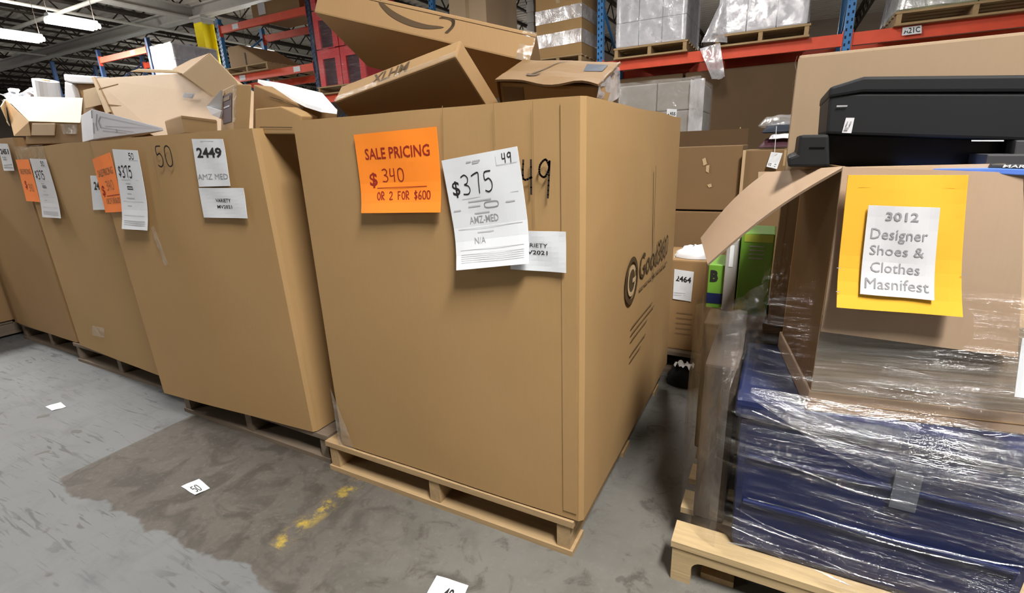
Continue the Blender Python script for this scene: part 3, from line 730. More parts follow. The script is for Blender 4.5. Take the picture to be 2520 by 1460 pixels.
# box C
std_pallet(-3.60, -2.50, .12, 1.34, 'wooden pallet under the third box from the right', ('wood_grey_x', 'wood_grey_y'))
bC = [(-3.489,.112),(-2.444,.06),(-2.42,1.30),(-3.46,1.34)]
C_ = bulk_box(bC, [(-3.50,.10),(-2.45,.06),(-2.42,1.30),(-3.47,1.34)], Z0+.003, 1.365, 'brown bulk box third from the right, narrow between its neighbours', seed=9)
WC = Wall((-3.49, .107), (-2.446, .06)); nC = WC.n
m = MB(); m.grid(lambda s, t: WC.at(232+30*s, 800+24*t+6*s)+nC*(.011+.003*noise.noise(V((s*6, t*4, 5)))), 6, 4); m.build('tape', 'tape_clear', C_, smooth=True)
S = Sheet(*[WC.at(*p) for p in ((229,432),(290,432),(302,515),(238,516))], out=nC, curl=.002, base=.012)
o = tag(S.make('number_label', 'paper_white'), 'white label starting with 24 half hidden by the orange sheet at the box corner', 'label', 'box number labels'); text_on(S.ink, '24', .12, .35, .60, .82, 'ink_black', o, .03)
S = Sheet(*[WC.at(*p) for p in ((82,390),(122,392),(166,536),(120,533))], out=nC, curl=.012, base=.016)
o = tag(S.make('price_sheet', 'paper_grey'), 'white price sheet on the third box next to the leftmost orange sheet', 'sign', 'white price sheets'); price_print(S, o, '50')
S = Sheet(*[WC.at(*p) for p in ((45,393),(76,392),(108,497),(74,494))], out=nC, curl=.004, base=.012)
o = tag(S.make('sale_sign', 'paper_orange_dim'), 'leftmost orange sale sheet on the corner of the third box', 'sign', 'orange sale sheets')
text_on(S.ink, 'SALE PRICING', .1, .92, .66, .78, 'ink_faded', o, .01); text_on(S.ink, '$', .2, .35, .32, .5, 'ink_red', o, .02); hand_on(S.ink, '340', .4, .8, .25, .42, .015, 'ink_faded', o)
m = MB(); m.grid(lambda s, t: WC.at(40+70*s, 361-5*s)+nC*.011+V((0,0,-.10*t)), 6, 2); m.build('tape', 'tape_clear', C_)
# box D, E
std_pallet(-4.58, -3.62, .165, 1.38, 'wooden pallet under the fourth box at the left', ('wood_grey_x', 'wood_grey_y'))
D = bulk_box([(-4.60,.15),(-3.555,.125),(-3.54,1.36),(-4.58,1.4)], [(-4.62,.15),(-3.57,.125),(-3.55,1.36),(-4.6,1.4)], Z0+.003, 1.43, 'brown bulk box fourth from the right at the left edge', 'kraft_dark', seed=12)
WD = Wall((-4.61,.15), (-3.56,.125))
S = Sheet(*[WD.at(*p) for p in ((0,353),(25,354),(44,420),(18,420))], out=WD.n, curl=.003, base=.012)
o = tag(S.make('number_label', 'paper_grey'), 'small pale label at the left edge of the photo', 'label', 'box number labels')
text_on(S.ink, '2451', .1, .9, .62, .8, 'ink_black', o, .03); line_on(S.ink, [[(.15, .5), (.5, .5)], [(.2, .42), (.5, .42)], [(.15, .2), (.95, .24)], [(.1, .12), (.95, .12)]], .03, 'ink_grey', o, 'small_print')
std_pallet(-5.70, -4.72, -.12, 1.1, 'wooden pallet under the leftmost box', ('wood_grey_x', 'wood_grey_y'))
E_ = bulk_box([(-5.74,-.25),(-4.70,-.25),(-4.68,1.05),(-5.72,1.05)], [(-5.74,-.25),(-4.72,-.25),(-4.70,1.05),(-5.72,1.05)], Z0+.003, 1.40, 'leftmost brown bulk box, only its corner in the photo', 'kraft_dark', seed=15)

# cards lying on the floor
def card(pts, lab, txt=None, flip=False):
    P = [on_z(*p) for p in pts]
    S = Sheet(*P, out=(0,0,1), curl=0, base=.002); o = tag(S.make('floor_card', 'paper_white', n=3), lab, 'card', 'number cards on the floor')
    if txt: text_on(S.ink, txt, *(.42, .72, .12, .62), 'ink_black', o, .02)
card([(490,1180),(517,1203),(480,1220),(446,1199)], 'white card reading 50 on the brown floor patch', None)
S = Sheet(*[on_z(*p) for p in ((446,1199),(490,1180),(517,1203),(480,1220))], out=(0,0,1), curl=0, base=.0032)
hand_on(S.ink, '50', .18, .62, .12, .62, .05, 'ink_black', bpy.data.objects['floor_card'])
card([(1075,1418),(1153,1443),(1128,1500),(1046,1472)], 'white card reading 49 at the bottom edge of the photo', '49')
card([(112,1002),(150,991),(163,1003),(128,1012)], 'small white card far left on the pale floor')

# ------------------------------------------------------------------ cartons piled in box A
def oriented(P, e1, e2, e3, name, lab, mat, bevel=.006, group='cartons piled on the boxes', cat='carton'):
    c = P+(e1+e2+e3)/2; zs = min((P+e1*a+e2*b+e3*k).z for a in (0,1) for b in (0,1) for k in (0,1))
    r = thing(name, (c.x, c.y, zs), lab, cat, group)
    m = MB(); m.obox(P, e1, e2, e3); m.build('body', mat, r, bevel=bevel); return r
# long flat carton with the smile, overhanging
P1 = on_y(772, 30, .22); P2 = on_y(1302, 153, .44)
P3 = perp(912, 172, P1, P2); e1 = P2-P1; e2 = (P3-P1); e2 = e2.normalized()*.46; n3 = e1.cross(e2).normalized()
if n3.z < 0: n3 = -n3
T1 = .098
sl1 = oriented(P1, e1, e2, n3*T1, 'flat_carton', 'long flat carton with a curved arrow, tilted on top of the pile', 'kraft_dark')
def on1(s, t): return P1+e1*s+n3*(T1*t)-e2.normalized()*.0015
arr = catmull([V(p) for p in ((.275,1.02),(.30,.80),(.36,.55),(.44,.40),(.52,.38),(.585,.47),(.60,.50))], 5)
m = MB(); N = len(arr)
for i in range(N-1):
    wa = .012+.10*math.sin(math.pi*min(1, .12+i/N)); wb = .012+.10*math.sin(math.pi*min(1, .12+(i+1)/N))
    a, b = arr[i], arr[i+1]; m.add([on1(a.x, a.y-wa), on1(b.x, b.y-wb), on1(b.x, b.y+wb), on1(a.x, a.y+wa)], [(0,1,2,3)])
ribbon(m, catmull([V(p) for p in ((.575,.80),(.605,.84),(.632,.80),(.637,.60),(.617,.33))], 4), .014, lambda s, t: on1(s, t))
hk = catmull([V(p) for p in ((.575,.80),(.605,.84),(.632,.80),(.637,.60),(.617,.33))], 4)
for i in range(len(hk)-1):
    a, b = hk[i], hk[i+1]; m.add([on1(a.x-.006, a.y-.05), on1(b.x-.006, b.y-.05), on1(b.x+.006, b.y+.05), on1(a.x+.006, a.y+.05)], [(0,1,2,3)])
m.build('smile_print', 'ink_brown', sl1)
m = MB(); m.grid(lambda s, t: P1+e1*(.94+.062*s)+n3*(T1*t)-e2.normalized()*(.002+.004*math.sin(7*t)), 3, 5); m.build('end_tape', 'tape_clear', sl1)
m = MB(); m.grid(lambda s, t: P1+e1*s+n3*(T1*(.86+.05*t))-e2.normalized()*.002, 12, 1); m.build('seam', 'kraft_dark', sl1)
# second flat carton, leaning forward, lettering on its upper edge
Q1 = on_y(1121, 139, .12); Q2 = on_y(822, 251, .10); Q3 = perp(1193, 252, Q1, Q2)
e1 = Q2-Q1; e2 = (Q3-Q1).normalized()*.42; n3 = e1.cross(e2).normalized()
if n3.y < 0: n3 = -n3
T2 = .075
sl2 = oriented(Q1, e1, e2, n3*T2, 'flat_carton', 'dark flat carton leaning under the long one, letters on its edge', 'kraft_dark')
def on2(s, t): return Q1+e1*(1-s)+n3*(T2*t)-e2.normalized()*.0015
text_on(on2, 'XLHM', .32, .62, .25, .85, 'ink_brown', sl2, .02)
m = MB(); m.grid(lambda s, t: on2(s, t*.3)+V((0,0,.001)), 12, 1); m.build('edge_tape', 'tape_clear', sl2)
# small crushed carton with smile on top
R1 = on_y(1222, 193, .24); R2 = on_y(1472, 206, .24); R3 = perp(1290, 146, R1, R2)
e1 = R2-R1; e2 = (R3-R1); e2 = e2.normalized()*min(e2.length, .45); n3 = e1.cross(e2).normalized()
if n3.z > 0: n3 = -n3
e3 = n3*.10
r3 = thing('crushed_carton', (R1.x, R1.y, R1.z-.1), 'small crushed carton with a curved arrow on its top flap', 'carton', 'cartons piled on the boxes')
def top3(s, t):
    return R1+e1*s+e2*t+V((0,0,.008*noise.noise(V((s*3, t*3, 7)))+.006*math.sin(9*s)*(1-t)**4))
m = MB(); m.slabgrid(lambda s, t: top3(s*1.01, t)-e2.normalized()*.01*(1-t), 14, 8, e3.normalized()*.006); m.build('top_flap', 'kraft_shaded', r3)  # same cardboard as the body, darkened to tone down light from above
m = MB(); m.obox(R1+e3*.12+e2*.04, e1*.99, e2*.95, e3); m.build('body', 'kraft', r3, bevel=.01)
up = -e3.normalized()*.0015
ar = catmull([V(p) for p in ((.30,.30),(.34,.52),(.42,.72),(.52,.84))], 5)
m = MB()
for i in range(len(ar)-1):
    a, b = ar[i], ar[i+1]; wv_ = .016*(1-i/len(ar))+.006; m.add([top3(a.x-wv_, a.y)+up, top3(b.x-wv_, b.y)+up, top3(b.x+wv_, b.y)+up, top3(a.x+wv_, a.y)+up], [(0,1,2,3)])
hk = catmull([V(p) for p in ((.245,.27),(.29,.20),(.36,.24),(.375,.34))], 4)
for i in range(len(hk)-1):
    a, b = hk[i], hk[i+1]; m.add([top3(a.x, a.y-.04)+up*2, top3(b.x, b.y-.04)+up*2, top3(b.x, b.y+.04)+up*2, top3(a.x, a.y+.04)+up*2], [(0,1,2,3)])
m.build('smile_print', 'ink_brown', r3)
m = MB(); m.add([top3(.74,.55)+up, top3(.93,.50)+up, top3(.93,.78)+up, top3(.72,.80)+up], [(0,1,2,3)]); m.build('shipping_label', 'fabric_dark', r3)
m = MB(); m.add([R1+e1*s+e3*t-e2.normalized()*.002+e2*.04 for s, t in ((.04,.25),(.26,.25),(.26,.9),(.04,.9))], [(0,1,2,3)]); m.build('front_print', 'ink_faded', r3)
def endtape(s, t):
    return R2+e1*(.006-.05*t*(1-s))+e2*s*.98+e3*(t*1.05-.05)+e1.normalized()*.012*noise.noise(V((s*5, t*5, 3)))
m = MB(); m.grid(endtape, 8, 6); m.build('end_tape', 'film_milky', r3, smooth=True)
m = MB(); m.grid(lambda s, t: R1+e1*(-.004)+e2*s*.98+e3*(t*1.0), 6, 4); m.build('side_flap', 'kraft', r3)
# ------------------------------------------------------------------ things piled on box B
PILE = 'cartons piled on the boxes'
def q3(pts, Y=None): return [on_y(p[0], p[1], p[2] if len(p) > 2 else Y) for p in pts]
def solid(pts, ext, name, mat, parent, Y=None, bevel=.004):
    m = MB(); m.prism(q3(pts, Y), ext); return m.build(name, mat, parent, bevel=bevel)
def bil(pts, Y=None, lift=(0,-.0015,0)):
    TL, TR, BR, BL = q3(pts, Y); lift = V(lift)
    return lambda s, t: (BL*(1-s)+BR*s)*(1-t)+(TL*(1-s)+TR*s)*t+lift
p = on_y(420, 300, .4)
r = thing('open_carton', (p.x, .5, 1.25), 'large tan carton lying open on the second box, flaps raised', 'carton', PILE)
solid([(232,193,.44),(447,180,.46),(512,229,.40),(604,296,.32),(600,345,.27),(400,345,.27),(268,282,.34)], (0,.3,.0), 'body', 'kraft_pale', r)
solid([(447,183),(516,131),(580,197),(604,232),(562,262),(512,230)], (0,.006,.0), 'raised_flap', 'kraft_light', r, .30)
solid([(422,171,.47),(470,146,.46),(516,130,.31),(449,182,.312)], (0,.006,0), 'folded_flap', 'kraft', r)
solid([(318,176),(340,169),(430,172),(452,181)], (0,.02,0), 'rear_flap', 'kraft_cream', r, .50)
solid([(230,190,.445),(236,189,.445),(276,276,.34),(266,283,.34)], (0,-.012,0), 'edge_fold', 'kraft_light', r)
fn = bil([(447,183),(512,230),(512,233),(447,186)], .298); line_on(fn, [[(0,.5),(1,.5)]], .5, 'kraft_dark', r, 'crease')
fn = bil([(453,228),(481,230),(475,243),(449,240)], .372); m = MB(); m.grid(fn, 1, 1); o = m.build('sticker', 'paper_white', r)
fn = bil([(456,231),(476,232),(472,240),(453,238)], .370); m = MB(); m.grid(fn, 1, 1); m.build('sticker_print', 'paper_grey', o)
for a, b in (((244,218),(292,208)), ((250,255),(300,262))):
    m = MB(); fn = bil([a, (b[0], b[1]-2), (b[0], b[1]+1), (a[0], a[1]+4)], .36); m.grid(fn, 4, 1); m.build('crease', 'kraft_dark', r)
# white lamp carton
fp = [(226,268,.015),(400,315,.03),(403,322,.03),(230,343,.0)]
ext = on_y(194,266,.12)-on_y(226,268,.015)
r = thing('lamp_carton', tuple(on_y(230,343,.05)), 'white wedge-shaped carton with a line drawing of a tube lamp', 'carton', PILE)
m = MB(); m.prism([*q3([(226,268,.015),(400,314,.03),(403,322,.03),(230,343,.015)])], V((ext.x, ext.y, 0))); m.build('body', 'white_load', r, bevel=.003)
fn = bil([(226,268,.015),(400,314,.03),(403,322,.03),(230,343,.015)])
line_on(fn, [[(.13,.80),(.95,.42)], [(.13,.80),(.10,.62),(.13,.40)], [(.13,.40),(.6,.16)], [(.2,.46),(.85,.50)], [(.16,.28),(.5,.12)], [(.36,.34),(.37,.22)], [(.08,.86),(.06,.5),(.08,.3)], [(.0,.95),(.0,.7)], [(.02,.55),(.02,.2)]], .018, 'ink_grey', r, 'line_drawing')
# small squat carton
r = thing('squat_carton', tuple(on_y(470,322,.1)), 'small squat carton between the lamp carton and the upright one', 'carton', PILE)
ext = on_y(404,296,.16)-on_y(445,283,.06)
m = MB(); m.prism(q3([(445,283),(535,294),(536,330),(455,330)], .06), V((ext.x, ext.y, 0))); m.build('body', 'kraft', r, bevel=.006)
fn = bil([(447,285),(533,296),(533,299),(447,288)], .058); m = MB(); m.grid(fn, 4, 1); m.build('edge_crease', 'kraft_dark', r)
# upright narrow carton with window
r = thing('upright_carton', tuple(on_y(575,312,.05)), 'narrow upright carton with a dark printed side', 'carton', PILE)
ext = on_y(541,206,.13)-on_y(577,206,.05)
m = MB(); m.prism(q3([(577,206),(620,207),(613,330),(575,330)], .05), V((ext.x, ext.y, 0))); m.build('body', 'kraft', r, bevel=.005)
a = on_y(577,206,.05)
fn = lambda s, t: on_y(577-.5*(1-t), 310-102*t, .05)+V((ext.x, ext.y, 0))*s+V((-.0015,-.0025,0))
m = MB(); m.grid(lambda s, t: fn(.15+.65*s, .12+.72*t), 1, 1); o = m.build('side_print', 'maroon', r)
m = MB(); m.grid(lambda s, t: fn(.25+.45*s, .50+.04*t)+V((-.0005,-.0015,0)), 1, 1); m.build('print_bar', 'ink_pale', o)
m = MB(); m.grid(lambda s, t: fn(.25+.5*s, .68+.10*t)+V((-.0005,-.0015,0)), 1, 1); m.build('print_bar', 'ink_faded', o)
m = MB(); m.grid(lambda s, t: on_y(575+8*s-3*(1-t), 300-92*t, .047)+V((0,-.002-.003*noise.noise(V((s*3,t*8,1))),0)), 3, 10); m.build('edge_tape', 'tape_clear', r)
m = MB(); m.prism(q3([(508,262,.10),(543,222,.10),(545,272,.13),(540,292,.12)]), (0,.008,0)); o = tag(m.build('paper_wrap', 'paper_white'), 'crumpled white paper poking out left of the upright narrow carton', 'paper')
m = MB(); m.prism(q3([(508,262,.099),(545,273,.11),(540,291,.11),(520,283,.10)]), (0,.008,0)); m.build('folded_edge', 'paper_grey', o)
# tilted carton with white top
r = thing('white_top_carton', tuple(on_y(690,315,.2)), 'tilted carton with torn white top sheet between the two front boxes', 'carton', PILE)
solid([(624,208),(748,262),(745,292),(730,322),(622,328)], (0,.16,0), 'body', 'kraft_dark', r, .12)
solid([(634,203,.24),(700,214,.26),(792,237,.22),(829,281,.02),(790,276,.03),(752,264,.10)], (0,.004,.012), 'white_sheet', 'paper_white', r, bevel=0)
fn = bil([(628,216),(745,264),(743,272),(628,226)], .118); line_on(fn, [[(.35,.2),(.6,.6)],[(.55,.2),(.9,.5)],[(.7,.7),(.98,.6)]], .12, 'ink_brown', r, 'crease')
r = thing('low_carton', tuple(on_y(690,318,.3)), 'brown carton low between the tilted carton and the big front box', 'carton', PILE)
solid([(628,268),(690,262),(742,285),(738,330),(628,330)], (0,.07,0), 'body', 'kraft', r, .035)
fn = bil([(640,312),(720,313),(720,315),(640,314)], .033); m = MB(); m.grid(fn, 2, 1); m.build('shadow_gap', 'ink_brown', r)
# ------------------------------------------------------------------ things piled on boxes C and D
r = thing('open_carton', tuple(on_y(120,333,.3)), 'open carton with a bright cream inner flap at the left', 'carton', PILE)
solid([(66,299),(197,301),(228,338),(228,352),(62,356)], (0,.30,0), 'body', 'kraft_dark', r, .16)
solid([(10,238,.42),(202,243,.42),(196,303,.155),(70,299,.155)], (0,.006,.006), 'inner_flap', 'kraft_cream', r)
solid([(12,244,.41),(70,300,.15),(76,335,.15),(34,335,.18)], (-.006,.006,0), 'side_flap', 'kraft', r)
solid([(0,262,.22),(10,246,.40),(16,300,.30),(22,310,.25)], (0,.006,0), 'outer_flap', 'kraft_cream', r)
solid([(82,304),(138,304),(136,334),(79,334)], (0,-.006,0), 'pale_panel', 'kraft_pale', r, .158)
solid([(150,306),(190,306),(190,330),(158,330)], (0,-.004,0), 'end_tape', 'tape_clear', r, .158, bevel=0)
r = thing('tan_carton', tuple(on_y(235,300,.5)), 'tan carton with upturned flap left of the large open carton', 'carton', PILE)
solid([(205,222),(240,214),(262,290),(258,330),(205,330)], (0,.18,0), 'body', 'kraft_pale', r, .50)
solid([(204,222,.495),(236,214,.495),(250,258,.47),(210,268,.47)], (0,.006,0), 'upturned_flap', 'kraft_light', r)
r = thing('white_bundle', tuple(on_y(195,300,.8)), 'white wrapped bundle behind the cream flap', 'bundle', 'white bundles behind the left pile')
solid([(155,182),(238,188),(236,207),(180,205),(158,200)], (0,.25,0), 'top_slab', 'paper_white', r, .75, bevel=.01)
solid([(158,200),(176,206),(186,240),(182,345),(160,345)], (0,.2,0), 'wrapped_side', 'white_plastic', r, .75, bevel=.01)
solid([(178,206),(234,208),(292,420),(236,420)], (0,.2,0), 'carton', 'kraft', r, .78, bevel=.01)
r = thing('paper_roll', tuple(on_y(115,300,.85)), 'upright white roll behind the cream flap', 'roll', 'white bundles behind the left pile')
a = on_y(112, 198, .9); b = on_y(128, 300, .9)
m = MB(); m.tube(b, a, .085, 20); m.build('roll', 'paper_white', r, smooth=False)
m = MB(); m.tube(a, a+(a-b).normalized()*.004, .03, 12); m.build('core', 'kraft_dark', r)
r = thing('crumpled_film', tuple(on_y(55,260,.8)), 'crumpled white plastic behind the cream flap, far left', 'plastic', 'white bundles behind the left pile')
def crump(s, t):
    p = on_y(18+75*s, 262-(30+16*abs(math.sin(5*s+1)))*t, .85); return p+V((0, .08*noise.noise(V((s*6, t*6, 3))), .02*noise.noise(V((s*9, t*4, 6)))))
m = MB(); m.slabgrid(crump, 14, 8, (0,.01,0)); m.build('sheet', 'white_plastic', r)
m = MB(); m.slabgrid(lambda s, t: crump(.15+s*.5, t*.6)+V((0,-.05,0)), 8, 6, (0,.01,0)); m.build('fold', 'paper_white', r)

# ------------------------------------------------------------------ right-hand pallet stack
RX0, RX1, RYF, RYB = .262, 1.30, .045, 1.24
r = thing('notched_pallet', ((RX0+RX1)/2, .64, 0), 'pale wooden pallet with arched notches under the blue tote', 'pallet')
prof = [(RX0, 0), (RX0+.055, 0)]
for (a, b) in ((RX0+.055, .42), (.80, .42)):
    pass
def notch(x0, x1): return [(x0, .0), (x0, .055)]+[(x0+.03-.03*math.cos(k*math.pi/8), .055+.03*math.sin(k*math.pi/8)) for k in range(1, 5)]+[(x1-.03+.03*math.sin(k*math.pi/8), .055+.03*math.cos(k*math.pi/8)) for k in range(0, 5)]+[(x1, .0)]
prof = [(RX0, 0)]+notch(RX0+.055, RX0+.40)+notch(RX1-.40, RX1-.055)+[(RX1, 0), (RX1, .118), (RX0, .118)]
for k, yy in enumerate((RYF, (RYF+RYB)/2-.02, RYB-.04)):
    m = MB(); m.prism([V((x, yy, z)) for x, z in prof], (0, .04, 0)); m.build('stringer', 'wood_light_x', r)
for k in range(8):
    yy = RYF-.004+(RYB-RYF-.09)*k/7; m = MB(); m.box((RX0-.004, yy, .1185), (RX1+.004, yy+.095, .138)); m.build('deck_board', 'wood_light_x', r)
for k in range(3):
    xx = RX0+.08+k*.4; m = MB(); m.box((xx, RYF+.041, .0005), (xx+.09, (RYF+RYB)/2-.021, .02)); m.build('bottom_board', 'wood_y', r)
ZP = .1385
r = thing('blue_tote', (.70, .3, ZP), 'navy blue tote wrapped in stretch film on the right pallet', 'tote')
m = MB(); bx0, bx1, by0, by1 = .40, 1.02, .085, .50
pts = lambda k, z: [V((bx0+k, by0+k, z)), V((bx1-k, by0+k, z)), V((bx1-k, by1-k, z)), V((bx0+k, by1-k, z))]
lay = pts(.012, ZP)+pts(.0, .555); m.add(lay, [(0,1,2,3),(4,5,6,7),(0,1,5,4),(1,2,6,5),(2,3,7,6),(3,0,4,7)]); m.build('tub', 'navy_plastic', r, bevel=.02)
m = MB(); m.box((bx0-.012, by0-.012, .557), (bx1+.012, by1+.012, .612)); m.build('lid', 'navy_plastic', r, bevel=.015)
for zz in (.30, .44):
    m = MB(); m.box((bx0+.03, by0-.006, zz), (bx1-.03, by0+.006, zz+.012)); m.build('rib', 'navy_plastic', r, bevel=.003)
m = MB(); m.box((.74, by0-.0085, .40), (.79, by0-.003, .50)); m.build('label', 'tote_label', r)
# cartons behind the tote on the same pallet
def carton(x0, x1, y0, y1, z0, z1, lab, mat='kraft', group=None, name='carton', tape=True):
    r = thing(name, ((x0+x1)/2, (y0+y1)/2, z0), lab, 'carton', group)
    m = MB(); m.box((x0, y0, z0), (x1, y1, z1)); m.build('body', mat, r, bevel=.008)
    if tape:
        m = MB(); m.box(((x0+x1)/2-.03, y0-.0012, z1-.09), ((x0+x1)/2+.03, y0-.0002, z1-.006)); m.box(((x0+x1)/2-.03, y0+.006, z1), ((x0+x1)/2+.03, y1-.006, z1+.001)); m.build('tape', 'tape_brown', r)
    return r
RS = 'cartons of the right pallet stack'
carton(.245, .62, .56, 1.14, ZP, .64, 'brown carton under film behind the blue tote, facing the gap', 'kraft_deep_shade', RS, tape=False)
carton(.298, .386, .17, .545, ZP, .655, 'narrow brown carton, shade put into its colour, under film at the left side of the blue tote', 'brown_shaded', RS, tape=False)
carton(.64, 1.2, .56, 1.14, ZP, .64, 'brown carton hidden behind the blue tote', 'kraft_dark', RS)
# tall tan carton behind the printer
xl = on_y(1966, 136, .60).x; zt = on_y(1966, 136, .60).z
r = carton(xl, 1.15, .60, 1.05, .642, zt, 'tall plain tan carton standing behind the black printer', 'kraft_tan', RS, tape=False)
m = MB(); m.box((xl+.0, .5985, .70), (xl+.018, .5995, zt-.01)); m.build('edge_fold', 'kraft_tan', r)
m = MB(); m.grid(lambda s, t: V((xl-.004-.004*math.sin(9*t), .598+.02*s, zt-.10*t)), 2, 5); m.build('corner_tape', 'film_milky', r)
# green boxes
for (l, rt, t_, b_, Y, mat, lab) in ((1740, 1782, 652, 770, .74, 'leaf_green', 'green box with a black letter B under the open flap'), (1820, 1902, 575, 700, .70, 'leaf_green', 'lime and green box behind the film, right of the other green box')):
    x0, x1, z0, z1 = px_box(l, rt, t_, b_, Y); z0 = .642
    r = thing('green_box', ((x0+x1)/2, Y, z0), lab, 'box', 'green boxes')
    m = MB(); m.box((x0, Y, z0), (x1, Y+.2, z1)); m.build('body', mat, r, bevel=.004)
    if l == 1740:
        text_on(lambda s, t: V((s, Y-.002, t)), 'B', x0+.008, x0+.036, z1-.062, z1-.022, 'ink_black', r, .05)
        m = MB(); m.box((x0, Y-.0015, z1-.15), (x1, Y-.0005, z1-.11)); m.build('dark_band', 'navy_plastic', r)
    else:
        m = MB(); m.box((x0+.01, Y-.0015, z1-.03), (x1-.005, Y-.0005, z1-.004)); m.build('lime_band', 'lime', r)
        line_on(lambda s, t: V((s, Y-.002, t)), [[(x0+.03, z1-.045-.014*k), (x1-.03, z1-.045-.014*k)] for k in range(4)], .004, 'ink_grey', r, 'small_print')
x0, x1, z0, z1 = px_box(1784, 1815, 590, 720, .72)
r = thing('grey_box', ((x0+x1)/2, .72, .642), 'dark grey box with a white stripe between the two green boxes', 'box')
m = MB(); m.box((x0, .72, .642), (x1, .92, z1)); m.build('body', 'grey_load', r, bevel=.004)
m = MB(); m.box((x0+.012, .7185, z1-.10), (x0+.026, .7195, z1-.02)); m.build('stripe', 'paper_white', r)
# open carton on the tote, turned a little
yw = math.radians(9); c0 = V((.550, .078, .667)); d1 = V((math.cos(yw), math.sin(yw), 0)); d2 = V((-math.sin(yw), math.cos(yw), 0)); CW, CD, CH = .42, .40, .521
r_flap = r = thing('flap_carton', (.72, .3, .667), 'open carton with the yellow envelope on its hanging front flap', 'carton')
tr = thing('flat_tray', (.72, .3, .613), 'flat tan tray carton between the blue tote lid and the open carton', 'carton', RS)
m = MB(); m.obox(V((.545, .076, .613)), d1*.47, d2*.42, V((0,0,.053))); m.build('body', 'kraft_rose', tr, bevel=.004)
m = MB(); m.obox(V((.545, .076, .638))-d2*.001, d1*.47, d2*.0008, V((0,0,.002))); m.build('seam', 'kraft_dark', tr)
th = .008
def wallbox(P, a, b, c, nm, mat='kraft', par=None): m = MB(); m.obox(P, a, b, c); return m.build(nm, mat, par or r)
up = V((0,0,CH))
wallbox(c0, d1*CW, d2*th, up, 'front_wall', 'kraft_pale'); wallbox(c0+d2*th, d1*th, d2*(CD-2*th), up, 'side_wall', 'kraft_shaded')  # left side wall coloured darker for the shade on it
wallbox(c0+d1*(CW-th)+d2*th, d1*th, d2*(CD-2*th), up, 'side_wall', 'kraft'); wallbox(c0+d2*(CD-th), d1*CW, d2*th, up, 'back_wall', 'kraft')
wallbox(c0+V((0,0,.0))+d1*th+d2*th, d1*(CW-2*th), d2*(CD-2*th), V((0,0,.006)), 'bottom', 'kraft')
# hanging front flap
fT = c0+up
WF = Wall((c0.x-d2.x*.03, c0.y-d2.y*.03), (c0.x-d2.x*.03+d1.x, c0.y-d2.y*.03+d1.y)); nF = WF.n
Fp = [WF.at(*p) for p in ((2079,411),(2530,427),(2504,880),(2020,816))]
Fp[0] = Fp[0]-nF*.014; Fp[1] = Fp[1]-nF*.014
def flapf(s, t): TL, TR, BR, BL = Fp; return (BL*(1-s)+BR*s)*(1-t)+(TL*(1-s)+TR*s)*t+nF*.006*math.sin(math.pi*t)
m = MB(); m.slabgrid(flapf, 10, 10, -nF*.005); m.build('front_flap', 'kraft_rose', r)
# left flap, folded out and down
hA = c0+up+V((0,0,.002)); hB = hA+d2*CD
fo = on_y(1741, 650, .10); fb = fo.lerp(hB+(fo-hA), .0)
gB = perp(1724, 588, fo, hA)
dirv = (gB-fo).normalized()
hingeB = hA+dirv*max((gB-fo).length*1.0, .30)
LF = [hA, fo, on_y(1724,586,.36), on_y(1885,424,.42)]
def lflap(s, t): a, b, c, d = LF; p = (a*(1-s)+b*s)*(1-t)+(d*(1-s)+c*s)*t; return p+V((0,0,.018*math.sin(math.pi*s)))
m = MB(); m.slabgrid(lflap, 10, 8, (0.002,0.002,-.005)); m.build('side_flap', 'kraft_rose', r)
# yellow envelope
FN = lambda px, py: WF.at(px, py)
S = Sheet(*[WF.at(*p) for p in ((2082,430),(2373,430),(2346,766),(2047,744))], out=nF, curl=.022, base=.016)
m = MB(); m.slabgrid(lambda s, t: S.at(s, t)+nF*.006*math.sin(math.pi*s)*math.sin(math.pi*t), 10, 10, -nF*.003)
env = thing('envelope', tuple(S.at(.5, 0)), 'yellow padded envelope with a white 3012 manifest label', 'envelope')
m.build('envelope_body', 'envelope_yellow', env)
L2 = Sheet(*[WF.at(*p)+nF*0 for p in ((2128,502),(2300,508),(2279,727),(2103,712))], out=nF, curl=.012, base=.0245)
lb = L2.make('label_sheet', 'paper_label', env)
for txt, s0, s1, t0, t1, bd in (('3012', .26, .72, .845, .935, .018), ('Designer', .08, .87, .635, .755, 0), ('Shoes &', .09, .84, .455, .565, 0), ('Clothes', .12, .80, .26, .375, 0), ('Masnifest', .06, .93, .075, .195, 0)):
    text_on(L2.ink, txt, s0, s1, t0, t1, 'ink_grey', lb, bd)
m = MB(); m.grid(lambda s, t: S.at(.1+.8*s, .91+.003*t)+nF*.001, 6, 1); m.build('flap_seam', 'envelope_yellow', env)
for (a, b) in ((-.015, .12), (.99, .30), (-.02, .30)):
    m = MB(); m.grid(lambda s, t: S.at(a+.035*s, b+.006*t)+nF*.004, 1, 1); m.build('staple', 'zinc', env)
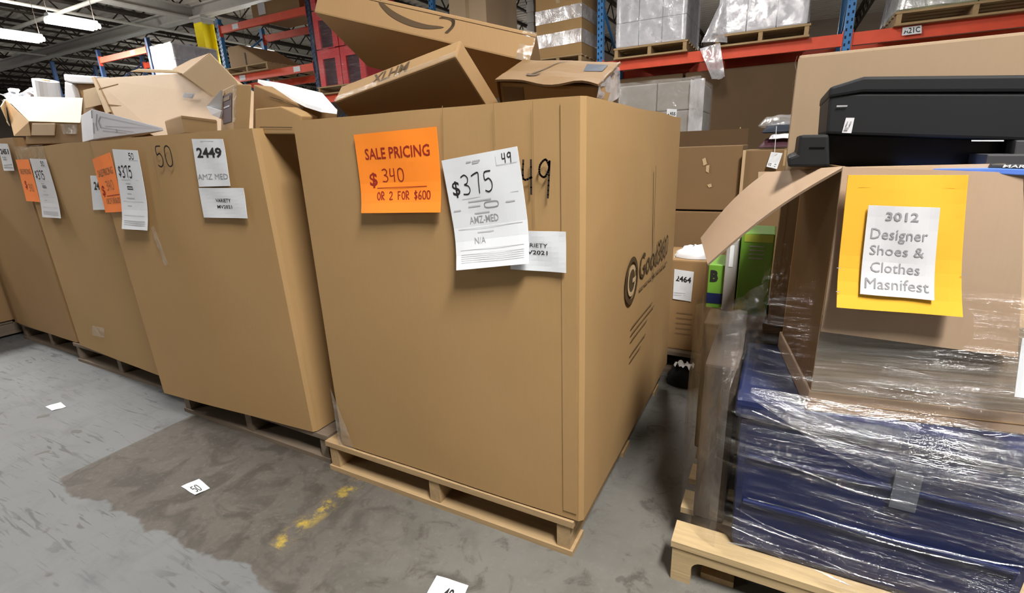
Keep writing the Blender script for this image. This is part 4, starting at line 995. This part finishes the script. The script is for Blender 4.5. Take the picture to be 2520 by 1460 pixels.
# black printer on the carton
PY = .17
r = thing('printer', (.72, .35, 1.19), 'black printer sitting in the top of the open carton', 'printer')
def pf(pts, y, d, nm, mat, bevel=.006, par=None):
    m = MB(); m.prism(q3(pts, y), (0, d, 0)); return m.build(nm, mat, par or r, bevel=bevel)
pf([(2045,231),(2040,243),(2033,330),(2530,346),(2560,346),(2600,228),(2128,228)], PY, .33, 'scanner_body', 'black_plastic')
pf([(2043,214),(2127,188),(2620,183),(2620,226),(2122,227),(2038,241)], PY-.004, .345, 'lid', 'black_plastic')
pf([(2036,331),(2560,346),(2560,411),(2036,411)], PY+.06, .26, 'paper_bay', 'black_gloss', .002)
pf([(1968,332),(2040,331),(2042,411),(1938,411),(1940,388),(1962,380)], PY-.012, .34, 'left_foot', 'black_plastic', .006)
pf([(2430,380),(2600,380),(2600,412),(2425,410)], PY-.05, .12, 'output_tray', 'dark_grey_plastic', .003)
pf([(2500,345),(2600,345),(2600,385),(2495,385)], PY-.01, .05, 'tray_hinge', 'dark_grey_plastic', .003)
pf([(1992,362),(2030,362),(2030,365),(1992,365)], PY-.0135, .001, 'slot', 'black_gloss', 0)
o = pf([(2082,290),(2103,290),(2095,328),(2072,327)], PY-.0012, .001, 'sticker', 'paper_grey', 0)
fn = bil([(2082,290),(2103,290),(2095,328),(2072,327)], PY-.002); line_on(fn, [[(.3,.72),(.3,.55)], [(.68,.72),(.68,.55)], [(.2,.3),(.55,.3)]], .14, 'ink_grey', o, 'sticker_print')
fn = bil([(2062,257),(2084,257),(2082,265),(2060,266)], PY-.002); line_on(fn, [[(.05,.5),(.95,.5)]], .5, 'ink_grey', r, 'maker_mark')
fn = bil([(2390,345),(2470,345),(2470,348),(2390,348)], PY-.004); m = MB(); m.grid(fn, 1, 1); m.build('bright_edge', 'paper_white', r)
# dark shoe box with blue edge in front of the printer tray
sb = thing('shoe_box', tuple(on_y(2480, 425, .10)), 'dark box with blue rim and white lettering at the right edge', 'box')
pf([(2440,404),(2700,408),(2700,418),(2436,414)], .105, .09, 'lid', 'dark_grey_plastic', .002, sb); pf([(2250,415),(2440,414),(2700,421),(2700,440),(2250,420)], .102, .1, 'blue_rim', 'blue_strip', .002, sb)
fn = bil([(2464,403),(2600,405),(2600,416),(2464,414)], .104); text_on(fn, 'MARC N', .02, .80, .15, .8, 'ink_white', sb, .02, .2)
# white sheet at the right edge
S = Sheet(*[on_y(*p, .02) for p in ((2515,832),(2640,838),(2600,985),(2493,973))], out=(0,-1,0), curl=.004, base=.002)
tag(S.make('hanging_sheet', 'paper_white'), 'white sheet just entering at the right edge below the flap', 'sign')
# stretch film around the stack
def path(s):
    pts = [(.235,1.12),(.222,.60),(.262,.20),(.382,.065),(.60,.050),(.85,.050),(1.06,.06),(1.10,.3)]
    k = s*(len(pts)-1); i = min(int(k), len(pts)-2); p = catmull([V(q) for q in pts], 6); j = min(int(s*(len(p)-1)), len(p)-2); f = s*(len(p)-1)-j
    return p[j].lerp(p[j+1], f)
def filmsurf(s, t):
    p = path(s); top = .70+.14*min(1, max(0, (s-.12)/.2)) if s < .43 else .84+.10*min(1, (s-.43)/.1)
    z = .075+(top-.075)*t; nz_ = noise.noise(V((p.x*2.2, p.y*2.2, z*9)))*.008+noise.noise(V((p.x*7, p.y*5, z*22)))*.004
    pinch = 0
    if s > .40 and z > .64: pinch = min(.035, (z-.64)*.4)
    bulge = .012*math.exp(-((z-.58)/.05)**2) if s > .40 else 0
    q = V((p.x+pinch*.6*(1 if s < .45 else 0), p.y+pinch-bulge*.5, z))
    n = V((-.8, -.3, 0)) if s < .40 else V((0,-1,0))
    return q+n*nz_
fr = thing('stretch_film', (.6, .3, .09), 'clear stretch film wound around the blue tote and carton', 'film')
m = MB(); m.grid(lambda s, t: filmsurf(.40+.58*s, t), 70, 50); m.build('front_wrap', 'film_clear', fr, smooth=True)
m = MB(); m.grid(lambda s, t: filmsurf(.42*s, t), 50, 40); m.build('side_wrap', 'film_side', fr, smooth=True)
m = MB(); m.grid(lambda s, t: V((c0.x-.003, c0.y-.010, .672))+d1*(.43*s)-d2*(.004+.005*noise.noise(V((s*4, t*9, 1))))+V((0,0,.19*t)), 30, 16); m.build('upper_band', 'film_band', fr, smooth=True)
def drape(s, t):
    x = .42+.68*s; f = (1-t)*min(1, .15+2.2*s); y = .068-.045*math.sin(math.pi*min(1, f*.75))-.02*f*s; z = .652-.13*f-.055*s*f
    return V((x, y+.006*noise.noise(V((s*4, t*8, 3))), z+.006*noise.noise(V((s*7, t*3, 6)))))
m = MB(); m.grid(drape, 40, 16); m.build('film_drape', 'film_drape', fr, smooth=True)
for pts, wd in (([(1985,1005),(2080,1045),(2200,1085),(2330,1118),(2540,1158)], 9), ([(1900,1130),(2000,1168),(2110,1212),(2250,1242),(2540,1312)], 5), ([(1840,1225),(1980,1262),(2060,1290),(2200,1330),(2400,1375),(2540,1398)], 5),
                ([(1800,1270),(1900,1310),(2020,1352),(2150,1392),(2300,1430)], 5), ([(1800,1295),(1890,1335),(2000,1370),(2100,1412),(2200,1440)], 4), ([(1790,1335),(1870,1352),(1980,1392),(2090,1440)], 7), ([(2290,1172),(2400,1190),(2540,1215)], 3), ([(1850,1010),(1930,1045),(2010,1075)], 4),
                ([(1812,1250),(1880,1290),(1960,1322)], 3), ([(2130,1320),(2260,1358),(2420,1392)], 3)):
    cp = catmull([V((p[0], p[1])) for p in pts], 8); n = len(cp)-1
    def fold(s, t):
        k = min(int(s*n), n-1); p = cp[k].lerp(cp[k+1], s*n-k); w_ = wd*math.sin(math.pi*(.06+.88*s))*(1+.6*noise.noise(V((s*9, wd, 1))))
        a = on_y(p.x, p.y+(t-.5)*w_, .040); return a+V((0, -.004*math.sin(math.pi*t)+.002*noise.noise(V((s*20, t, 3))), 0))
    m = MB(); m.grid(fold, 36, 3); m.build('fold_highlight', 'fold_highlight', fr, smooth=True)  # pale strips laid along folds as the film's highlights
def loose(s, t):
    a = on_y(1735+20*s, 770+80*s, .45).lerp(on_y(1890, 690, .42), t); p = a+V((0, -.03*math.sin(math.pi*t), -.22*s)); return p+V((.01*noise.noise(V((s*5, t*6, 2))), .03*noise.noise(V((s*6, t*7, 5))), 0))
m = MB(); m.grid(loose, 16, 16); m.build('loose_edge', 'film_grey', fr, smooth=True)
def crinkle(s, t):
    p = on_y(1890+60*s-20*t, 600+150*t, .40); return p+V((.015*noise.noise(V((s*9, t*9, 1))), .05*noise.noise(V((s*6, t*8, 8))), 0))
m = MB(); m.grid(crinkle, 14, 20); m.build('crinkled_tail', 'film_clear', fr, smooth=True)

# ------------------------------------------------------------------ things in the gap behind
MID = 'cartons in the gap behind the front row'
pallet(-.95, .17, 1.48, 1.93, 0, 'dark wooden pallet under the 2464 carton', 'pallets in the gap', ('wood_grey_x', 'wood_grey_y'), nb=4)
x1 = on_y(1735, 700, 1.52).x; z1 = on_y(1700, 642, 1.52).z
r = carton(-.40, x1, 1.52, 1.90, .1335, z1, 'brown carton with the 2464 label in the gap', 'kraft_dark', MID)
S = Sheet(*[on_y(*p, 1.52) for p in ((1660,662),(1708,669),(1701,742),(1656,735))], curl=.002, base=.003)
o = tag(S.make('number_label', 'paper_white', n=3), 'white label reading 2464 on the carton in the gap', 'label', 'box number labels'); text_on(S.ink, '2464', .10, .90, .62, .80, 'ink_black', o, .03); line_on(S.ink, [[(.05,.22),(.65,.24)],[(.05,.14),(.65,.17)]], .02, 'ink_pale', o, 'small_print')
line_on(lambda s, t: V((s, 1.5185, t)), [[(.0, z1-.30-.03*k), (.08, z1-.30-.03*k)] for k in range(5)], .008, 'ink_faded', r, 'small_print')
r = thing('plastic_bag', (.05, 1.65, z1), 'crumpled white plastic bag on the 2464 carton', 'bag')
def bag(s, t):
    a = s*2*math.pi; h = math.sin(math.pi*t*.5); k = math.cos(math.pi*t*.5)
    return V((.055+.10*k*math.cos(a)+.015*noise.noise(V((math.cos(a)*3, math.sin(a)*3, t*5))), 1.63+.08*k*math.sin(a), z1+.002+.06*h*(1+.4*noise.noise(V((math.cos(a)*4, math.sin(a)*4, t*4+3))))))
m = MB(); m.grid(bag, 20, 8); m.build('bag_body', 'white_plastic', r, smooth=True)
m = MB(); p0 = V((-.02, 1.58, z1+.035))
for k in range(8):
    a = k*math.pi/7; m.tube(V((-.02-.02*math.sin(a), 1.575, z1+.03-.05*k/7)), V((-.02-.02*math.sin(a+.45), 1.575, z1+.03-.05*(k+1)/7)), .002, 5)
m.build('cord', 'paper_white', r)
# black bag and film scraps on the floor
r = thing('rubbish_bag', (.06, 1.36, 0), 'black plastic bag on the floor in the dark gap', 'bag')
def blk(s, t):
    a = s*2*math.pi; h = math.sin(math.pi*t*.5); k = math.cos(math.pi*t*.5)**.6
    return V((.075+.085*k*math.cos(a)+.01*noise.noise(V((math.cos(a)*3, math.sin(a)*3, t*5))), 1.38+.07*k*math.sin(a), .001+.10*h*(1+.3*noise.noise(V((math.cos(a)*4, math.sin(a)*4, t*4+3))))))
m = MB(); m.grid(blk, 20, 8); m.build('bag_body', 'rubber', r, smooth=True)
m = MB(); m.grid(lambda s, t: V((.03+.10*s, 1.33+.05*t+.02*noise.noise(V((s*5,t*5,1))), .12+.03*noise.noise(V((s*7, t*7, 4))))), 10, 5); m.build('film_scrap', 'white_plastic', r, smooth=True)
# column of cartons behind, shade of the gap put into their colour
pallet(-.62, .24, 2.0, 2.52, 0, 'wooden pallet under the taped carton column in the gap', 'pallets in the gap', nb=4)
xa, xb_, za, zb = px_box(1660, 1822, 360, 517, 2.03)
carton(-.60, xb_, 2.03, 2.48, .1335, za-.01, 'lower brown carton under the open brown carton in the gap', 'kraft_shaded', MID)
r = thing('open_carton', ((xa+xb_)/2-.1, 2.25, za), 'brown carton with raised dark rear flap in the gap', 'carton', MID)
m = MB(); m.box((-.50, 2.03, za), (xb_, 2.48, zb)); m.build('body', 'kraft_shaded', r, bevel=.006)
m = MB(); m.box((-.50, 2.45, zb), (xb_-.005, 2.458, zb+.10)); m.build('rear_flap', 'kraft_deep_shade', r)
for pts in ([(1728,392),(1736,388),(1740,404),(1731,408)], [(1738,408),(1746,406),(1744,426),(1737,422)], [(1740,455),(1750,452),(1752,460),(1744,462)]):
    fn = bil(pts, 2.027); m = MB(); m.grid(fn, 1, 1); m.build('tape_mark', 'kraft_light', r)
pallet(.26, .78, 1.93, 2.5, 0, 'wooden pallet under the cartons behind the raised flap', 'pallets in the gap', nb=4)
xc = on_y(1828, 400, 1.98).x; zc = on_y(1880, 368, 1.98).z
carton(xc, .74, 2.0, 2.45, .1335, .93, 'lower brown carton just above the slanting flap', 'kraft_shaded', MID)
r = carton(xc, .70, 1.98, 2.4, .931, zc, 'brown carton with clothing bags on top beside the tall tan carton', 'kraft_shaded', MID)
m = MB(); m.box((xc-.004, 1.97, .935), (xc+.012, 1.979, zc)); m.build('bright_edge', 'kraft_light', r)
fn = bil([(1866,423),(1920,421),(1905,470),(1864,480)], 1.976); m = MB(); m.grid(fn, 1, 1); m.build('paler_patch', 'kraft_pale', r)
# clothing in plastic on that carton
r = thing('clothing_bag', (xc+.2, 2.1, zc), 'folded dark and white clothing in a shiny plastic bag', 'clothing')
def cloth(x0, x1, y0, y1, zb_, h, sd):
    def f(s, t):
        e = min(1, 5*min(s, 1-s, t, 1-t)+.15)
        return V((x0+(x1-x0)*s, y0+(y1-y0)*t, zb_+h*e*(1+.35*noise.noise(V((s*3, t*3, sd))))))
    m = MB(); m.slabgrid(f, 12, 8, (0,0,-.004)); return m
xq = on_y(1940, 340, 2.02).x
cloth(xc+.07, xq+.03, 2.0, 2.3, zc+.005, .05, 1).build('dark_garment', 'maroon', r, smooth=True); cloth(xc+.12, xq+.04, 2.01, 2.28, zc+.05, .05, 4).build('white_garment', 'white_plastic', r, smooth=True)
cloth(xc+.08, xq+.05, 2.02, 2.30, zc+.085, .06, 7).build('navy_garment', 'fabric_dark', r, smooth=True); cloth(xc+.06, xq+.06, 1.985, 2.32, zc+.12, .055, 11).build('plastic_cover', 'film_grey', r, smooth=True)
S = Sheet(*[on_y(*p, 1.96) for p in ((1898,374),(1926,377),(1912,416),(1886,410))], curl=.004, base=.003)
o = tag(S.make('hang_tag', 'paper_white', n=3), 'white tag hanging from the clothing bag', 'tag'); text_on(S.ink, '10PC', .12, .8, .1, .28, 'ink_black', o, .02); line_on(S.ink, [[(.15,.85),(.85,.85)]], .12, 'ink_grey', o, 'small_print')
m = MB(); m.tube(S.at(.3, 1), V((S.at(.3,1).x-.005, 1.975, zc+.12)), .0015, 5); m.build('string', 'paper_white', o)
# grey wrapped stack with a tag
pallet(-.78, -.06, 2.60, 3.45, 0, 'wooden pallet under the grey wrapped stack', 'pallets in the gap', nb=5)
xa, xb_, za, zb = px_box(1520, 1716, 204, 328, 2.66)
wrapped_load(xa, xb_, .1335, zb, 2, 8, 'film wrapped stack of grey cartons with a small tag behind the big front box', 'grey_load', 'film_grey', group='wrapped stacks on the floor', y0=2.66, y1=3.4)
m = MB(); m.grid(lambda s, t: V((xb_-.05+.09*s, 2.625-.01*noise.noise(V((s*3, t*20, 1)))+.03*s, .8+(zb-.8)*t+.02*noise.noise(V((s*4, t*9, 2))))), 6, 24); m.build('film_edge', 'film_milky', [o for o in bpy.data.objects if o.name.startswith('wrapped_load') and not o.parent][-1], smooth=True)
S = Sheet(*[on_y(*p, 2.62) for p in ((1642,268),(1666,269),(1664,293),(1640,290))], curl=0, base=.003)
o = tag(S.make('number_label', 'paper_white', n=2), 'small white tag reading 2455 on the grey wrapped stack', 'label', 'box number labels'); text_on(S.ink, '2455', .1, .9, .35, .68, 'ink_black', o, .02)
bpy.context.view_layer.update()
